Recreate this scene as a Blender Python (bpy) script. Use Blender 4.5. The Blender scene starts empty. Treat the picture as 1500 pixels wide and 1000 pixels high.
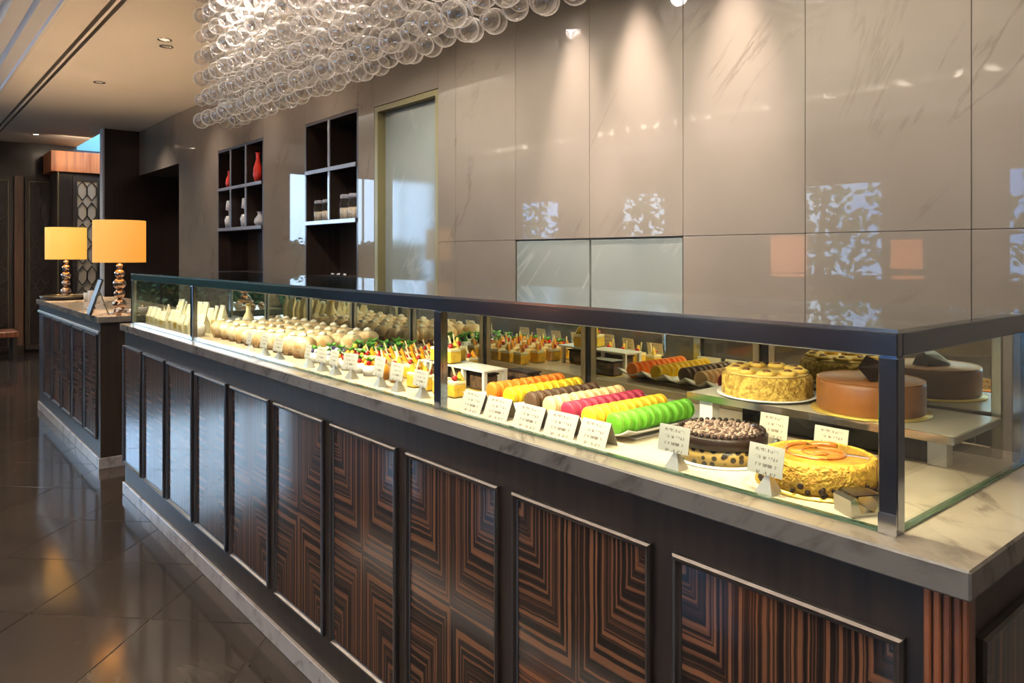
import bpy, bmesh, math, random
from mathutils import Vector, Matrix, noise as mnoise
random.seed(7)
PI = math.pi
S = bpy.context.scene
C = S.collection
# ------------------------------------------------------------------ camera, world, exposure
F_PX = 1098.0
cam_d = bpy.data.cameras.new('camera'); cam = bpy.data.objects.new('camera', cam_d); C.objects.link(cam)
cam_d.sensor_width = 36.0; cam_d.lens = 36.0 * F_PX / 1500.0; cam_d.shift_y = -127.0 / 1500.0
cam_d.clip_start = 0.02; cam_d.clip_end = 200
cam.location = (0, 0, 1.4); cam.rotation_euler = (PI / 2, 0, -math.radians(39.96))
S.camera = cam
S.view_settings.view_transform = 'Standard'; S.view_settings.look = 'None'
S.view_settings.gamma = 1.0; S.view_settings.use_curve_mapping = False
S.view_settings.exposure = 0.0
S.cycles.max_bounces = 10; S.cycles.diffuse_bounces = 4; S.cycles.glossy_bounces = 5
S.cycles.transmission_bounces = 6; S.cycles.transparent_max_bounces = 40
S.cycles.caustics_reflective = False; S.cycles.caustics_refractive = False
S.cycles.sample_clamp_indirect = 6.0; S.cycles.sample_clamp_direct = 0
S.cycles.use_denoising = True

w = bpy.data.worlds.new('sky'); S.world = w; w.use_nodes = True
nt = w.node_tree; bgn = nt.nodes['Background']
tc = nt.nodes.new('ShaderNodeTexCoord'); no = nt.nodes.new('ShaderNodeTexNoise'); no.inputs['Scale'].default_value = 3.0
rp = nt.nodes.new('ShaderNodeValToRGB')
rp.color_ramp.elements[0].position = .38; rp.color_ramp.elements[0].color = (.13, .36, .78, 1)
rp.color_ramp.elements[1].position = .65; rp.color_ramp.elements[1].color = (.60, .80, 1, 1)
nt.links.new(tc.outputs['Generated'], no.inputs['Vector']); nt.links.new(no.outputs['Fac'], rp.inputs['Fac'])
nt.links.new(rp.outputs['Color'], bgn.inputs['Color']); bgn.inputs['Strength'].default_value = 9.5

def light(kind, name, loc, power, color, rot=(0, 0, 0), size=.1, size_y=None, spot=60, blend=.6, spread=None):
    d = bpy.data.lights.new(name, kind); d.energy = power; d.color = color
    if kind == 'AREA':
        d.size = size
        if size_y: d.shape = 'RECTANGLE'; d.size_y = size_y
        if spread: d.spread = math.radians(spread)
    else:
        d.shadow_soft_size = size
        if kind == 'SPOT': d.spot_size = math.radians(spot); d.spot_blend = blend
    o = bpy.data.objects.new(name, d); C.objects.link(o); o.location = loc; o.rotation_euler = rot
    return o
WARM = (1, .78, .55); NEUT = (1, .93, .84); COOL = (.72, .86, 1)
# strips added as fill, lighting the raised coffer ceiling from below
light('AREA', 'coffer_fill', (.30, 4.5, 3.24), 520, NEUT, rot=(0, math.radians(145), 0), size=.12, size_y=13)
light('AREA', 'coffer_fill', (-3.88, 4.5, 3.05), 420, NEUT, rot=(0, PI, 0), size=.12, size_y=13)
for (x, y) in ((-.6, .2), (-.6, 2.4), (-1.8, 1.2), (-.7, 4.8), (-1.8, 6.6)):  # unseen spots added as fill over the seating area
    light('SPOT', 'seating_fill_spot', (x, y, 3.33), 75, (1, .88, .72), size=.06, spot=120, blend=.9)
for y, p in ((2.56, 150), (2.18, 190), (1.68, 160)):       # wall washers close to the marble wall
    light('SPOT', 'wall_washer', (2.36, y, 2.985), p * 2.1, (1, .84, .78), rot=(0, math.radians(-6), 0), size=.02, spot=32, blend=1.0)
for y, p in ((3.3, 16), (.6, 18), (-.4, 16), (5.1, 28), (6.3, 32), (7.6, 42), (9.4, 50)):  # farther spots of this row are added to lighten wall and header
    light('SPOT', 'wall_washer', (2.05, y, 2.985), p, (1, .83, .72), rot=(0, math.radians(-12), 0), size=.03, spot=100, blend=1.0)
for (x, y, p) in ((1.1, 9.4, 60), (.3, 11.2, 70), (1.7, 11.3, 70), (.2, 7.5, 50)):  # spots added to brighten the far hall and its lattice
    light('SPOT', 'hall_fill_spot', (x, y, 2.985), p, (1, .75, .50), size=.04, spot=110, blend=.9)
light('SPOT', 'passage_fill_spot', (3.4, 9.7, 2.42), 60, (1, .8, .6), size=.04, spot=140, blend=.9)  # added so that bounced light reaches the passage soffit
for y in (1.0, 1.9, 2.8, 3.7):                           # little spots in the plate of the chandelier
    light('SPOT', 'chandelier_spot', (1.45, y, 2.94), 230, (1, .93, .86), size=.05, spot=150, blend=.5)
# LED line under the front top rail of the case, shining down and back onto the food
for y0, y1 in ((.52, 1.6), (1.66, 3.66), (3.72, 4.75)):
    light('AREA', 'case_led', (1.135, (y0 + y1) / 2, 1.250), 4.6 * (y1 - y0), (1, .90, .62), rot=(0, math.radians(-28), 0), size=.012, size_y=y1 - y0, spread=125)

# ------------------------------------------------------------------ materials
def N(nt, t, **k):
    n = nt.nodes.new(t)
    for a, b in k.items():
        if a in n.inputs.keys(): n.inputs[a].default_value = b
        else: setattr(n, a, b)
    return n
def mat(name, col, rough=.5, metal=0, spec=.5, coat=0, coat_r=.05, emit=None, es=0, noise=0, nscale=20, bump=0, bscale=60, col2=None, alpha=None, sss=0):
    m = bpy.data.materials.new(name); m.use_nodes = True; nt = m.node_tree; b = nt.nodes['Principled BSDF']
    b.inputs['Base Color'].default_value = (*col, 1); b.inputs['Roughness'].default_value = rough
    b.inputs['Metallic'].default_value = metal; b.inputs['Specular IOR Level'].default_value = spec
    b.inputs['Coat Weight'].default_value = coat; b.inputs['Coat Roughness'].default_value = coat_r
    if sss: b.inputs['Subsurface Weight'].default_value = sss; b.inputs['Subsurface Radius'].default_value = (.01, .006, .003)
    if emit: b.inputs['Emission Color'].default_value = (*emit, 1); b.inputs['Emission Strength'].default_value = es
    tc = N(nt, 'ShaderNodeTexCoord')
    if noise or col2:
        n = N(nt, 'ShaderNodeTexNoise', Scale=nscale, Detail=4.0); nt.links.new(tc.outputs['Object'], n.inputs['Vector'])
        r = N(nt, 'ShaderNodeValToRGB'); c2 = col2 or tuple(c * (1 - noise) for c in col)
        r.color_ramp.elements[0].position = .38; r.color_ramp.elements[1].position = .62
        r.color_ramp.elements[0].color = (*c2, 1); r.color_ramp.elements[1].color = (*col, 1)
        nt.links.new(n.outputs['Fac'], r.inputs['Fac']); nt.links.new(r.outputs['Color'], b.inputs['Base Color'])
    if bump:
        n = N(nt, 'ShaderNodeTexNoise', Scale=bscale, Detail=3.0); nt.links.new(tc.outputs['Object'], n.inputs['Vector'])
        bp = N(nt, 'ShaderNodeBump', Strength=bump, Distance=.01); nt.links.new(n.outputs['Fac'], bp.inputs['Height'])
        nt.links.new(bp.outputs['Normal'], b.inputs['Normal'])
    return m
def marble(name, base, vein, rough, scale=1.6, rot=(0, 0, .6), width=.05, coat=0.0, soft=.5, base2=None, obj=False):
    """stone with thin diagonal veins; object space of the setting equals world space"""
    m = bpy.data.materials.new(name); m.use_nodes = True; nt = m.node_tree; b = nt.nodes['Principled BSDF']; L = nt.links.new
    b.inputs['Roughness'].default_value = rough; b.inputs['Coat Weight'].default_value = coat; b.inputs['Coat Roughness'].default_value = .02
    tc = N(nt, 'ShaderNodeTexCoord'); mp = N(nt, 'ShaderNodeMapping'); mp.inputs['Rotation'].default_value = rot; mp.inputs['Scale'].default_value = (scale, scale, scale)
    L(tc.outputs['Object'], mp.inputs['Vector'])
    mp2 = N(nt, 'ShaderNodeMapping'); mp2.inputs['Scale'].default_value = (1, .28, 1); L(mp.outputs['Vector'], mp2.inputs['Vector'])
    n1 = N(nt, 'ShaderNodeTexNoise', Scale=1.3, Detail=8.0, Roughness=.62, Distortion=.7); L(mp2.outputs['Vector'], n1.inputs['Vector'])
    s = N(nt, 'ShaderNodeMath', operation='SUBTRACT'); s.inputs[1].default_value = .5; L(n1.outputs['Fac'], s.inputs[0])
    a = N(nt, 'ShaderNodeMath', operation='ABSOLUTE'); L(s.outputs[0], a.inputs[0])
    r = N(nt, 'ShaderNodeValToRGB'); e = r.color_ramp.elements; e[0].position = 0; e[0].color = (1, 1, 1, 1); e[1].position = width; e[1].color = (0, 0, 0, 1); L(a.outputs[0], r.inputs['Fac'])
    n2 = N(nt, 'ShaderNodeTexNoise', Scale=2.5, Detail=3.0); L(mp.outputs['Vector'], n2.inputs['Vector'])
    r2 = N(nt, 'ShaderNodeValToRGB'); r2.color_ramp.elements[0].position = .45; r2.color_ramp.elements[1].position = .68; L(n2.outputs['Fac'], r2.inputs['Fac'])
    mu = N(nt, 'ShaderNodeMath', operation='MULTIPLY'); L(r.outputs['Color'], mu.inputs[0]); L(r2.outputs['Color'], mu.inputs[1])
    mu2 = N(nt, 'ShaderNodeMath', operation='MULTIPLY'); L(mu.outputs[0], mu2.inputs[0]); mu2.inputs[1].default_value = soft
    cl = N(nt, 'ShaderNodeMix', data_type='RGBA'); cl.inputs[6].default_value = (*base, 1); cl.inputs[7].default_value = (*(base2 or tuple(c * .82 for c in base)), 1); L(n2.outputs['Fac'], cl.inputs[0])
    mx = N(nt, 'ShaderNodeMix', data_type='RGBA'); L(mu2.outputs[0], mx.inputs[0]); L(cl.outputs[2], mx.inputs[6]); mx.inputs[7].default_value = (*vein, 1)
    L(mx.outputs[2], b.inputs['Base Color'])
    return m
def glassy(name, tint=(1, 1, 1), ior=1.45, rough=0.0, rim=0.0, rimcol=(1, 1, 1), bright=(1, 1, 1), rpow=4.0):
    """thin clear glass: transparent with a Fresnel sheen; rim whitens the edge in place of refracted light"""
    m = bpy.data.materials.new(name); m.use_nodes = True; nt = m.node_tree; nt.nodes.clear(); L = nt.links.new
    out = N(nt, 'ShaderNodeOutputMaterial'); t = N(nt, 'ShaderNodeBsdfTransparent'); t.inputs[0].default_value = (*tint, 1)
    g = N(nt, 'ShaderNodeBsdfGlossy'); g.inputs['Roughness'].default_value = rough; g.inputs['Color'].default_value = (*bright, 1)
    f0 = ((ior - 1) / (ior + 1)) ** 2       # Schlick, the same from both sides of the thin sheet
    lwf = N(nt, 'ShaderNodeLayerWeight', Blend=.5); p5 = N(nt, 'ShaderNodeMath', operation='POWER'); p5.inputs[1].default_value = 5.0; L(lwf.outputs['Facing'], p5.inputs[0])
    f = N(nt, 'ShaderNodeMath', operation='MULTIPLY_ADD'); L(p5.outputs[0], f.inputs[0]); f.inputs[1].default_value = 1 - f0; f.inputs[2].default_value = f0
    mx = N(nt, 'ShaderNodeMixShader'); L(f.outputs[0], mx.inputs[0]); L(t.outputs[0], mx.inputs[1]); L(g.outputs[0], mx.inputs[2])
    last = mx
    if rim:  # pale edge mixed in where refraction would gather light
        lw = N(nt, 'ShaderNodeLayerWeight', Blend=.5); p = N(nt, 'ShaderNodeMath', operation='POWER'); p.inputs[1].default_value = rpow; L(lw.outputs['Facing'], p.inputs[0])
        q = N(nt, 'ShaderNodeMath', operation='MULTIPLY'); q.inputs[1].default_value = rim; L(p.outputs[0], q.inputs[0])
        d = N(nt, 'ShaderNodeBsdfDiffuse'); d.inputs[0].default_value = (*rimcol, 1); tr = N(nt, 'ShaderNodeBsdfTranslucent'); tr.inputs[0].default_value = (*rimcol, 1)
        dm = N(nt, 'ShaderNodeMixShader'); L(d.outputs[0], dm.inputs[1]); L(tr.outputs[0], dm.inputs[2])
        m2 = N(nt, 'ShaderNodeMixShader'); L(q.outputs[0], m2.inputs[0]); L(mx.outputs[0], m2.inputs[1]); L(dm.outputs[0], m2.inputs[2]); last = m2
    L(last.outputs[0], out.inputs[0])
    return m
def veneer_mat():
    """macassar veneer, four mitred quarters: grain lines run as nested L shapes around the panel centre (UV = position / half size)"""
    m = bpy.data.materials.new('macassar_veneer'); m.use_nodes = True; nt = m.node_tree; b = nt.nodes['Principled BSDF']; L = nt.links.new
    b.inputs['Roughness'].default_value = .35; b.inputs['Specular IOR Level'].default_value = .15; b.inputs['Coat Weight'].default_value = 1.0; b.inputs['Coat Roughness'].default_value = .06
    uv = N(nt, 'ShaderNodeUVMap'); sp = N(nt, 'ShaderNodeSeparateXYZ'); L(uv.outputs[0], sp.inputs[0])
    def M(op, a, c=None, **k):
        n = N(nt, 'ShaderNodeMath', operation=op)
        for i, v in enumerate((a, c)):
            if v is None: continue
            if isinstance(v, (int, float)): n.inputs[i].default_value = v
            else: L(v, n.inputs[i])
        return n.outputs[0]
    oi = N(nt, 'ShaderNodeObjectInfo')
    au = M('ABSOLUTE', sp.outputs[0]); av = M('ABSOLUTE', sp.outputs[1])
    mn = M('MINIMUM', au, av)
    side = M('GREATER_THAN', au, av)
    q = M('ADD', M('MULTIPLY', M('GREATER_THAN', sp.outputs[0], 0), .13), M('MULTIPLY', M('GREATER_THAN', sp.outputs[1], 0), .31))
    tc = N(nt, 'ShaderNodeTexCoord'); nz = N(nt, 'ShaderNodeTexNoise', Scale=9.0, Detail=2.0); L(tc.outputs['Object'], nz.inputs['Vector'])
    wob = M('MULTIPLY', M('SUBTRACT', nz.outputs['Fac'], .5), .035)
    W = M('ADD', M('ADD', M('ADD', mn, wob), q), M('MULTIPLY', oi.outputs['Random'], 40))
    n1 = N(nt, 'ShaderNodeTexNoise', noise_dimensions='1D', Scale=17.0, Detail=2.5, Roughness=.6); L(W, n1.inputs['W'])
    r = N(nt, 'ShaderNodeValToRGB'); e = r.color_ramp.elements
    e[0].position = .40; e[0].color = (.010, .006, .005, 1); e[1].position = .64; e[1].color = (.20, .082, .036, 1)
    x = e.new(.50); x.color = (.030, .015, .010, 1); x = e.new(.55); x.color = (.125, .050, .024, 1)
    L(n1.outputs['Fac'], r.inputs['Fac'])
    L(r.outputs['Color'], b.inputs['Base Color'])
    return m
def card_mat(name, ink=(.10, .05, .03), pap=(.60, .565, .49)):
    """white card with rows of small handwriting; UV 0..1"""
    m = bpy.data.materials.new(name); m.use_nodes = True; nt = m.node_tree; b = nt.nodes['Principled BSDF']; L = nt.links.new
    b.inputs['Roughness'].default_value = .5
    uv = N(nt, 'ShaderNodeUVMap'); mp = N(nt, 'ShaderNodeMapping'); mp.inputs['Scale'].default_value = (26, 5, 1); L(uv.outputs[0], mp.inputs['Vector'])
    n = N(nt, 'ShaderNodeTexNoise', Scale=1.0, Detail=2.0); L(mp.outputs['Vector'], n.inputs['Vector'])
    r = N(nt, 'ShaderNodeValToRGB'); r.color_ramp.elements[0].position = .50; r.color_ramp.elements[1].position = .56; L(n.outputs['Fac'], r.inputs['Fac'])
    sp = N(nt, 'ShaderNodeSeparateXYZ'); L(uv.outputs[0], sp.inputs[0])
    ws = N(nt, 'ShaderNodeMath', operation='SINE'); mm = N(nt, 'ShaderNodeMath', operation='MULTIPLY'); mm.inputs[1].default_value = 25.0; L(sp.outputs[1], mm.inputs[0]); L(mm.outputs[0], ws.inputs[0])
    g = N(nt, 'ShaderNodeMath', operation='GREATER_THAN'); g.inputs[1].default_value = .2; L(ws.outputs[0], g.inputs[0])
    du = N(nt, 'ShaderNodeMath', operation='SUBTRACT'); du.inputs[1].default_value = .5; L(sp.outputs[0], du.inputs[0])
    da = N(nt, 'ShaderNodeMath', operation='ABSOLUTE'); L(du.outputs[0], da.inputs[0]); dl = N(nt, 'ShaderNodeMath', operation='LESS_THAN'); dl.inputs[1].default_value = .34; L(da.outputs[0], dl.inputs[0])
    mu = N(nt, 'ShaderNodeMath', operation='MULTIPLY'); L(g.outputs[0], mu.inputs[0]); L(r.outputs['Color'], mu.inputs[1])
    mu2 = N(nt, 'ShaderNodeMath', operation='MULTIPLY'); L(mu.outputs[0], mu2.inputs[0]); L(dl.outputs[0], mu2.inputs[1])
    mu3 = N(nt, 'ShaderNodeMath', operation='MULTIPLY'); L(mu2.outputs[0], mu3.inputs[0]); mu3.inputs[1].default_value = .75
    mx = N(nt, 'ShaderNodeMix', data_type='RGBA'); mx.inputs[6].default_value = (*pap, 1); mx.inputs[7].default_value = (*ink, 1); L(mu3.outputs[0], mx.inputs[0])
    L(mx.outputs[2], b.inputs['Base Color'])
    return m
def wood(name, c1, c2, rough=.35, coat=.3, sc=(40, 40, 1.5)):
    m = bpy.data.materials.new(name); m.use_nodes = True; nt = m.node_tree; b = nt.nodes['Principled BSDF']; L = nt.links.new
    b.inputs['Roughness'].default_value = rough; b.inputs['Coat Weight'].default_value = coat; b.inputs['Coat Roughness'].default_value = .12
    tc = N(nt, 'ShaderNodeTexCoord'); mp = N(nt, 'ShaderNodeMapping'); mp.inputs['Scale'].default_value = sc; L(tc.outputs['Object'], mp.inputs['Vector'])
    n = N(nt, 'ShaderNodeTexNoise', Scale=1.0, Detail=4.0); L(mp.outputs['Vector'], n.inputs['Vector'])
    r = N(nt, 'ShaderNodeValToRGB'); r.color_ramp.elements[0].position = .35; r.color_ramp.elements[1].position = .65
    r.color_ramp.elements[0].color = (*c1, 1); r.color_ramp.elements[1].color = (*c2, 1); L(n.outputs['Fac'], r.inputs['Fac']); L(r.outputs['Color'], b.inputs['Base Color'])
    return m
def spots_mat(name, c1, c2, scale, thr, rough=.5, bump=.4):
    m = bpy.data.materials.new(name); m.use_nodes = True; nt = m.node_tree; b = nt.nodes['Principled BSDF']; L = nt.links.new
    b.inputs['Roughness'].default_value = rough
    tc = N(nt, 'ShaderNodeTexCoord'); v = N(nt, 'ShaderNodeTexVoronoi', Scale=scale); L(tc.outputs['Object'], v.inputs['Vector'])
    r = N(nt, 'ShaderNodeValToRGB'); r.color_ramp.elements[0].position = thr; r.color_ramp.elements[1].position = thr + .12
    r.color_ramp.elements[0].color = (*c2, 1); r.color_ramp.elements[1].color = (*c1, 1); L(v.outputs['Distance'], r.inputs['Fac']); L(r.outputs['Color'], b.inputs['Base Color'])
    bp = N(nt, 'ShaderNodeBump', Strength=bump, Distance=.006); L(v.outputs['Distance'], bp.inputs['Height']); L(bp.outputs['Normal'], b.inputs['Normal'])
    return m
M_ = {}
M_['wall'] = marble('taupe_marble', (.25, .21, .165), (.09, .07, .05), .018, scale=1.0, rot=(.95, 0, 0), width=.010, soft=.5, base2=(.19, .16, .122))
M_['door_stone'] = marble('pale_green_stone', (.27, .28, .24), (.40, .41, .36), .07, scale=1.6, rot=(.9, 0, 0), width=.02, soft=.6, base2=(.20, .225, .20))
M_['marble'] = marble('veined_white_marble', (.80, .69, .53), (.22, .16, .12), .16, scale=3.2, rot=(.1, .2, .75), width=.035, soft=.8, base2=(.62, .50, .36))
M_['edge'] = marble('veined_white_marble_shaded', (.22, .195, .165), (.05, .04, .033), .25, scale=4.2, rot=(.9, .2, .3), width=.05, soft=.9, base2=(.145, .125, .105))  # darkened copy of the worktop marble, shade put into its upright edges
M_['plinth'] = marble('pale_plinth_marble', (.58, .50, .42), (.16, .12, .10), .25, scale=4.2, rot=(.9, .2, .3), width=.04, soft=.8, base2=(.44, .37, .31))
M_['floor'] = marble('dark_polished_stone', (.026, .021, .018), (.08, .07, .06), .11, scale=1.2, rot=(0, 0, .5), width=.02, soft=.5, base2=(.060, .045, .034))
M_['grout'] = mat('grout', (.26, .215, .165), .5)
M_['ceil'] = mat('ceiling_plaster', (.76, .71, .63), .7)
M_['mould'] = mat('moulding_plaster', (.66, .66, .68), .45)
M_['dark'] = wood('dark_stained_wood', (.013, .008, .006), (.030, .018, .011), .42, .05)
M_['darkwall'] = wood('dark_wall_wood', (.010, .006, .005), (.020, .012, .009), .3)
M_['niche'] = wood('niche_wood', (.018, .011, .008), (.035, .022, .014), .35)
M_['red'] = wood('reddish_wood', (.10, .030, .015), (.30, .095, .035), .3)
M_['orange'] = wood('orange_lit_wood', (.35, .10, .03), (.70, .25, .08), .5, sc=(14, 14, 1))
M_['veneer'] = veneer_mat()
M_['mold'] = mat('bronze_moulding', (.10, .085, .075), .28, .75)
M_['steel'] = mat('dark_polished_steel', (.30, .33, .38), .16, 1.0)
M_['bright'] = mat('bright_metal', (.75, .74, .70), .18, 1.0)
M_['silver'] = mat('satin_silver', (.85, .84, .80), .38, .85)
M_['brass'] = mat('antique_brass', (.36, .30, .18), .30, 1.0)
M_['mirror'] = mat('mirror_glass', (.84, .86, .72), .01, 1.0)
M_['glass'] = glassy('case_glass', (.965, .985, .965))
M_['topglass'] = glassy('case_top_glass', (.95, .975, .95), 1.62)
M_['winglass'] = glassy('window_glass', (.95, .98, 1.0), 1.2)
M_['gedge'] = mat('green_glass_edge', (.10, .17, .10), .15)
M_['ball'] = glassy('blown_glass', (.90, .88, .86), 2.1, .05, rim=1.0, rimcol=(.97, .94, .90), rpow=1.9)
M_['cupglass'] = glassy('cup_glass', (.95, .97, .95), 1.4, .03, rim=.3)
M_['white'] = mat('white_porcelain', (.85, .82, .74), .2, coat=.3)
M_['acryl'] = mat('white_acrylic', (.74, .72, .64), .3)
M_['lattice_back'] = mat('pale_screen_backing', (.38, .30, .20), .5)
M_['black'] = mat('black_gloss', (.01, .01, .01), .2)
M_['shelf_stone'] = mat('beige_shelf_stone', (.50, .44, .33), .25)
M_['card'] = card_mat('price_card'); M_['card2'] = card_mat('beige_card', pap=(.50, .45, .34))
M_['choc'] = mat('dark_chocolate', (.020, .009, .006), .45, spec=.3, bump=.15, bscale=90)
M_['gold'] = mat('gold_board', (.75, .52, .10), .3, .6)
M_['paper'] = mat('kraft_paper', (.24, .13, .055), .8, noise=.4, nscale=40)
M_['leaf'] = mat('mint_leaf', (.10, .33, .03), .45)
M_['cherry'] = mat('red_cherry', (.42, .008, .01), .12, coat=.5)

# ------------------------------------------------------------------ mesh builder
class MB:
    def __init__(s): s.v = []; s.f = []; s.uv = {}; s.mi = []; s.cur = 0; s.smooth = set()
    def face(s, f, sm=False):
        if sm: s.smooth.add(len(s.f))
        s.f.append(tuple(f)); s.mi.append(s.cur)
    def box(s, x0, x1, y0, y1, z0, z1, c=0.0):
        X, Y, Z = (x0, x1), (y0, y1), (z0, z1); b = len(s.v)
        if c <= 0:
            for i in (0, 1):
                for j in (0, 1):
                    for k in (0, 1): s.v.append((X[i], Y[j], Z[k]))
            for f in ((0, 1, 3, 2), (4, 6, 7, 5), (0, 4, 5, 1), (2, 3, 7, 6), (0, 2, 6, 4), (1, 5, 7, 3)): s.face([b + q for q in f])
            return s
        idx = {}
        for i in (0, 1):
            for j in (0, 1):
                for k in (0, 1):
                    for a in range(3):
                        p = [X[i], Y[j], Z[k]]; sg = (i, j, k)
                        for q in range(3):
                            if q != a: p[q] += c if sg[q] == 0 else -c
                        idx[(i, j, k, a)] = len(s.v); s.v.append(tuple(p))
                    s.face([idx[(i, j, k, a)] for a in range(3)])
        for a in range(3):
            o = [q for q in range(3) if q != a]
            for sg in (0, 1):
                loop = []
                for (u, v) in ((0, 0), (1, 0), (1, 1), (0, 1)):
                    t = [0, 0, 0]; t[a] = sg; t[o[0]] = u; t[o[1]] = v; loop.append(idx[(*t, a)])
                s.face(loop)
            for u in (0, 1):
                for v in (0, 1):           # edge running along axis a
                    t0 = [0, 0, 0]; t0[a] = 0; t0[o[0]] = u; t0[o[1]] = v; t1 = list(t0); t1[a] = 1
                    s.face([idx[(*t0, o[0])], idx[(*t0, o[1])], idx[(*t1, o[1])], idx[(*t1, o[0])]])
        return s
    def lathe(s, prof, cx=0, cy=0, n=24, sm=True, wob=None, cap=True, sx=1, sy=1):
        b = len(s.v); m = len(prof)
        for (r, z) in prof:
            for i in range(n):
                a = 2 * PI * i / n; rr = r * (wob(a, z) if wob else 1)
                s.v.append((cx + sx * rr * math.cos(a), cy + sy * rr * math.sin(a), z))
        for j in range(m - 1):
            for i in range(n):
                s.face((b + j * n + i, b + j * n + (i + 1) % n, b + (j + 1) * n + (i + 1) % n, b + (j + 1) * n + i), sm)
        if cap:
            if prof[0][0] > 1e-4: s.face([b + i for i in range(n)][::-1])
            if prof[-1][0] > 1e-4: s.face([b + (m - 1) * n + i for i in range(n)])
        return s
    def sphere(s, c, r, n=16, m=8, sc=(1, 1, 1), sm=True):
        b = len(s.v); s.v.append((c[0], c[1], c[2] - r * sc[2]))
        for j in range(1, m):
            p = -PI / 2 + PI * j / m
            for i in range(n):
                a = 2 * PI * i / n
                s.v.append((c[0] + r * sc[0] * math.cos(p) * math.cos(a), c[1] + r * sc[1] * math.cos(p) * math.sin(a), c[2] + r * sc[2] * math.sin(p)))
        s.v.append((c[0], c[1], c[2] + r * sc[2])); t = len(s.v) - 1
        for i in range(n): s.face((b, b + 1 + (i + 1) % n, b + 1 + i), sm)
        for j in range(m - 2):
            for i in range(n):
                s.face((b + 1 + j * n + i, b + 1 + j * n + (i + 1) % n, b + 1 + (j + 1) * n + (i + 1) % n, b + 1 + (j + 1) * n + i), sm)
        for i in range(n): s.face((t, b + 1 + (m - 2) * n + i, b + 1 + (m - 2) * n + (i + 1) % n), sm)
        return s
    def tube(s, pts, r, n=8, sm=True):
        pts = [Vector(p) for p in pts]; b = len(s.v)
        for k, p in enumerate(pts):
            d = (pts[min(k + 1, len(pts) - 1)] - pts[max(k - 1, 0)]).normalized()
            u = d.orthogonal().normalized(); w_ = d.cross(u)
            rr = r[k] if isinstance(r, (list, tuple)) else r
            for i in range(n):
                a = 2 * PI * i / n; s.v.append(tuple(p + u * rr * math.cos(a) + w_ * rr * math.sin(a)))
        for k in range(len(pts) - 1):
            for i in range(n): s.face((b + k * n + i, b + k * n + (i + 1) % n, b + (k + 1) * n + (i + 1) % n, b + (k + 1) * n + i), sm)
        s.face([b + i for i in range(n)][::-1]); s.face([b + (len(pts) - 1) * n + i for i in range(n)])
        return s
    def prism(s, poly, axis, a0, a1):
        """poly: 2-D outline in the two other axes; extruded along axis"""
        b = len(s.v); n = len(poly)
        for a in (a0, a1):
            for (u, v) in poly:
                p = [u, v]; p.insert(axis, a); s.v.append(tuple(p))
        s.face(list(range(b, b + n))[::-1]); s.face(range(b + n, b + 2 * n))
        for i in range(n): s.face((b + i, b + (i + 1) % n, b + n + (i + 1) % n, b + n + i))
        return s
    def frame(s, y0, y1, z0, z1, prof):
        """mitred frame in the YZ plane; prof = closed list of (inward, x)"""
        b = len(s.v); n = len(prof)
        for (cy, cz, dy, dz) in ((y0, z0, 1, 1), (y1, z0, -1, 1), (y1, z1, -1, -1), (y0, z1, 1, -1)):
            for (d, x) in prof: s.v.append((x, cy + dy * d, cz + dz * d))
        for k in range(4):
            for i in range(n):
                s.face((b + k * n + i, b + k * n + (i + 1) % n, b + ((k + 1) % 4) * n + (i + 1) % n, b + ((k + 1) % 4) * n + i))
        return s
    def build(s, name, m, parent=None, loc=(0, 0, 0), rot=(0, 0, 0), label=None, smooth=False, kind=None):
        me = bpy.data.meshes.new(name); me.from_pydata(s.v, [], s.f)
        for q in (m if isinstance(m, (list, tuple)) else [m]): me.materials.append(q)
        me.polygons.foreach_set('material_index', s.mi)
        bm = bmesh.new(); bm.from_mesh(me); bmesh.ops.recalc_face_normals(bm, faces=bm.faces); bm.to_mesh(me); bm.free()
        me.polygons.foreach_set('use_smooth', [smooth or (i in s.smooth) for i in range(len(s.f))])
        o = bpy.data.objects.new(name, me); C.objects.link(o); o.location = loc; o.rotation_euler = rot
        if parent: o.parent = parent
        if label: o['label'] = label
        if kind: o['kind'] = kind
        return o
def uvplane(o, axis, fn):
    me = o.data; l = me.uv_layers.new(name='UVMap')
    for lp in me.loops: l.data[lp.index].uv = fn(me.vertices[lp.vertex_index].co)
def thing(name, label, cat, loc=(0, 0, 0), rz=0, group=None):
    o = bpy.data.objects.new(name, None); C.objects.link(o); o.location = loc; o.rotation_euler = (0, 0, rz); o.empty_display_size = .05
    return tag(o, label, cat, group)
def tag(o, label, cat, group=None):
    o['label'] = label; o['category'] = cat
    if group: o['group'] = group
    return o
def struct(o): o['kind'] = 'structure'; return o
def dup(root, loc, rz=None, label=None, group=None, scale=None):
    r = root.copy(); C.objects.link(r); r.location = loc
    if rz is not None: r.rotation_euler = (0, 0, rz)
    if label: r['label'] = label
    if group: r['group'] = group
    if scale: r.scale = scale
    for ch in root.children:
        c = ch.copy(); C.objects.link(c); c.parent = r
        for g in ch.children:
            d = g.copy(); C.objects.link(d); d.parent = c
    return r

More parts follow.
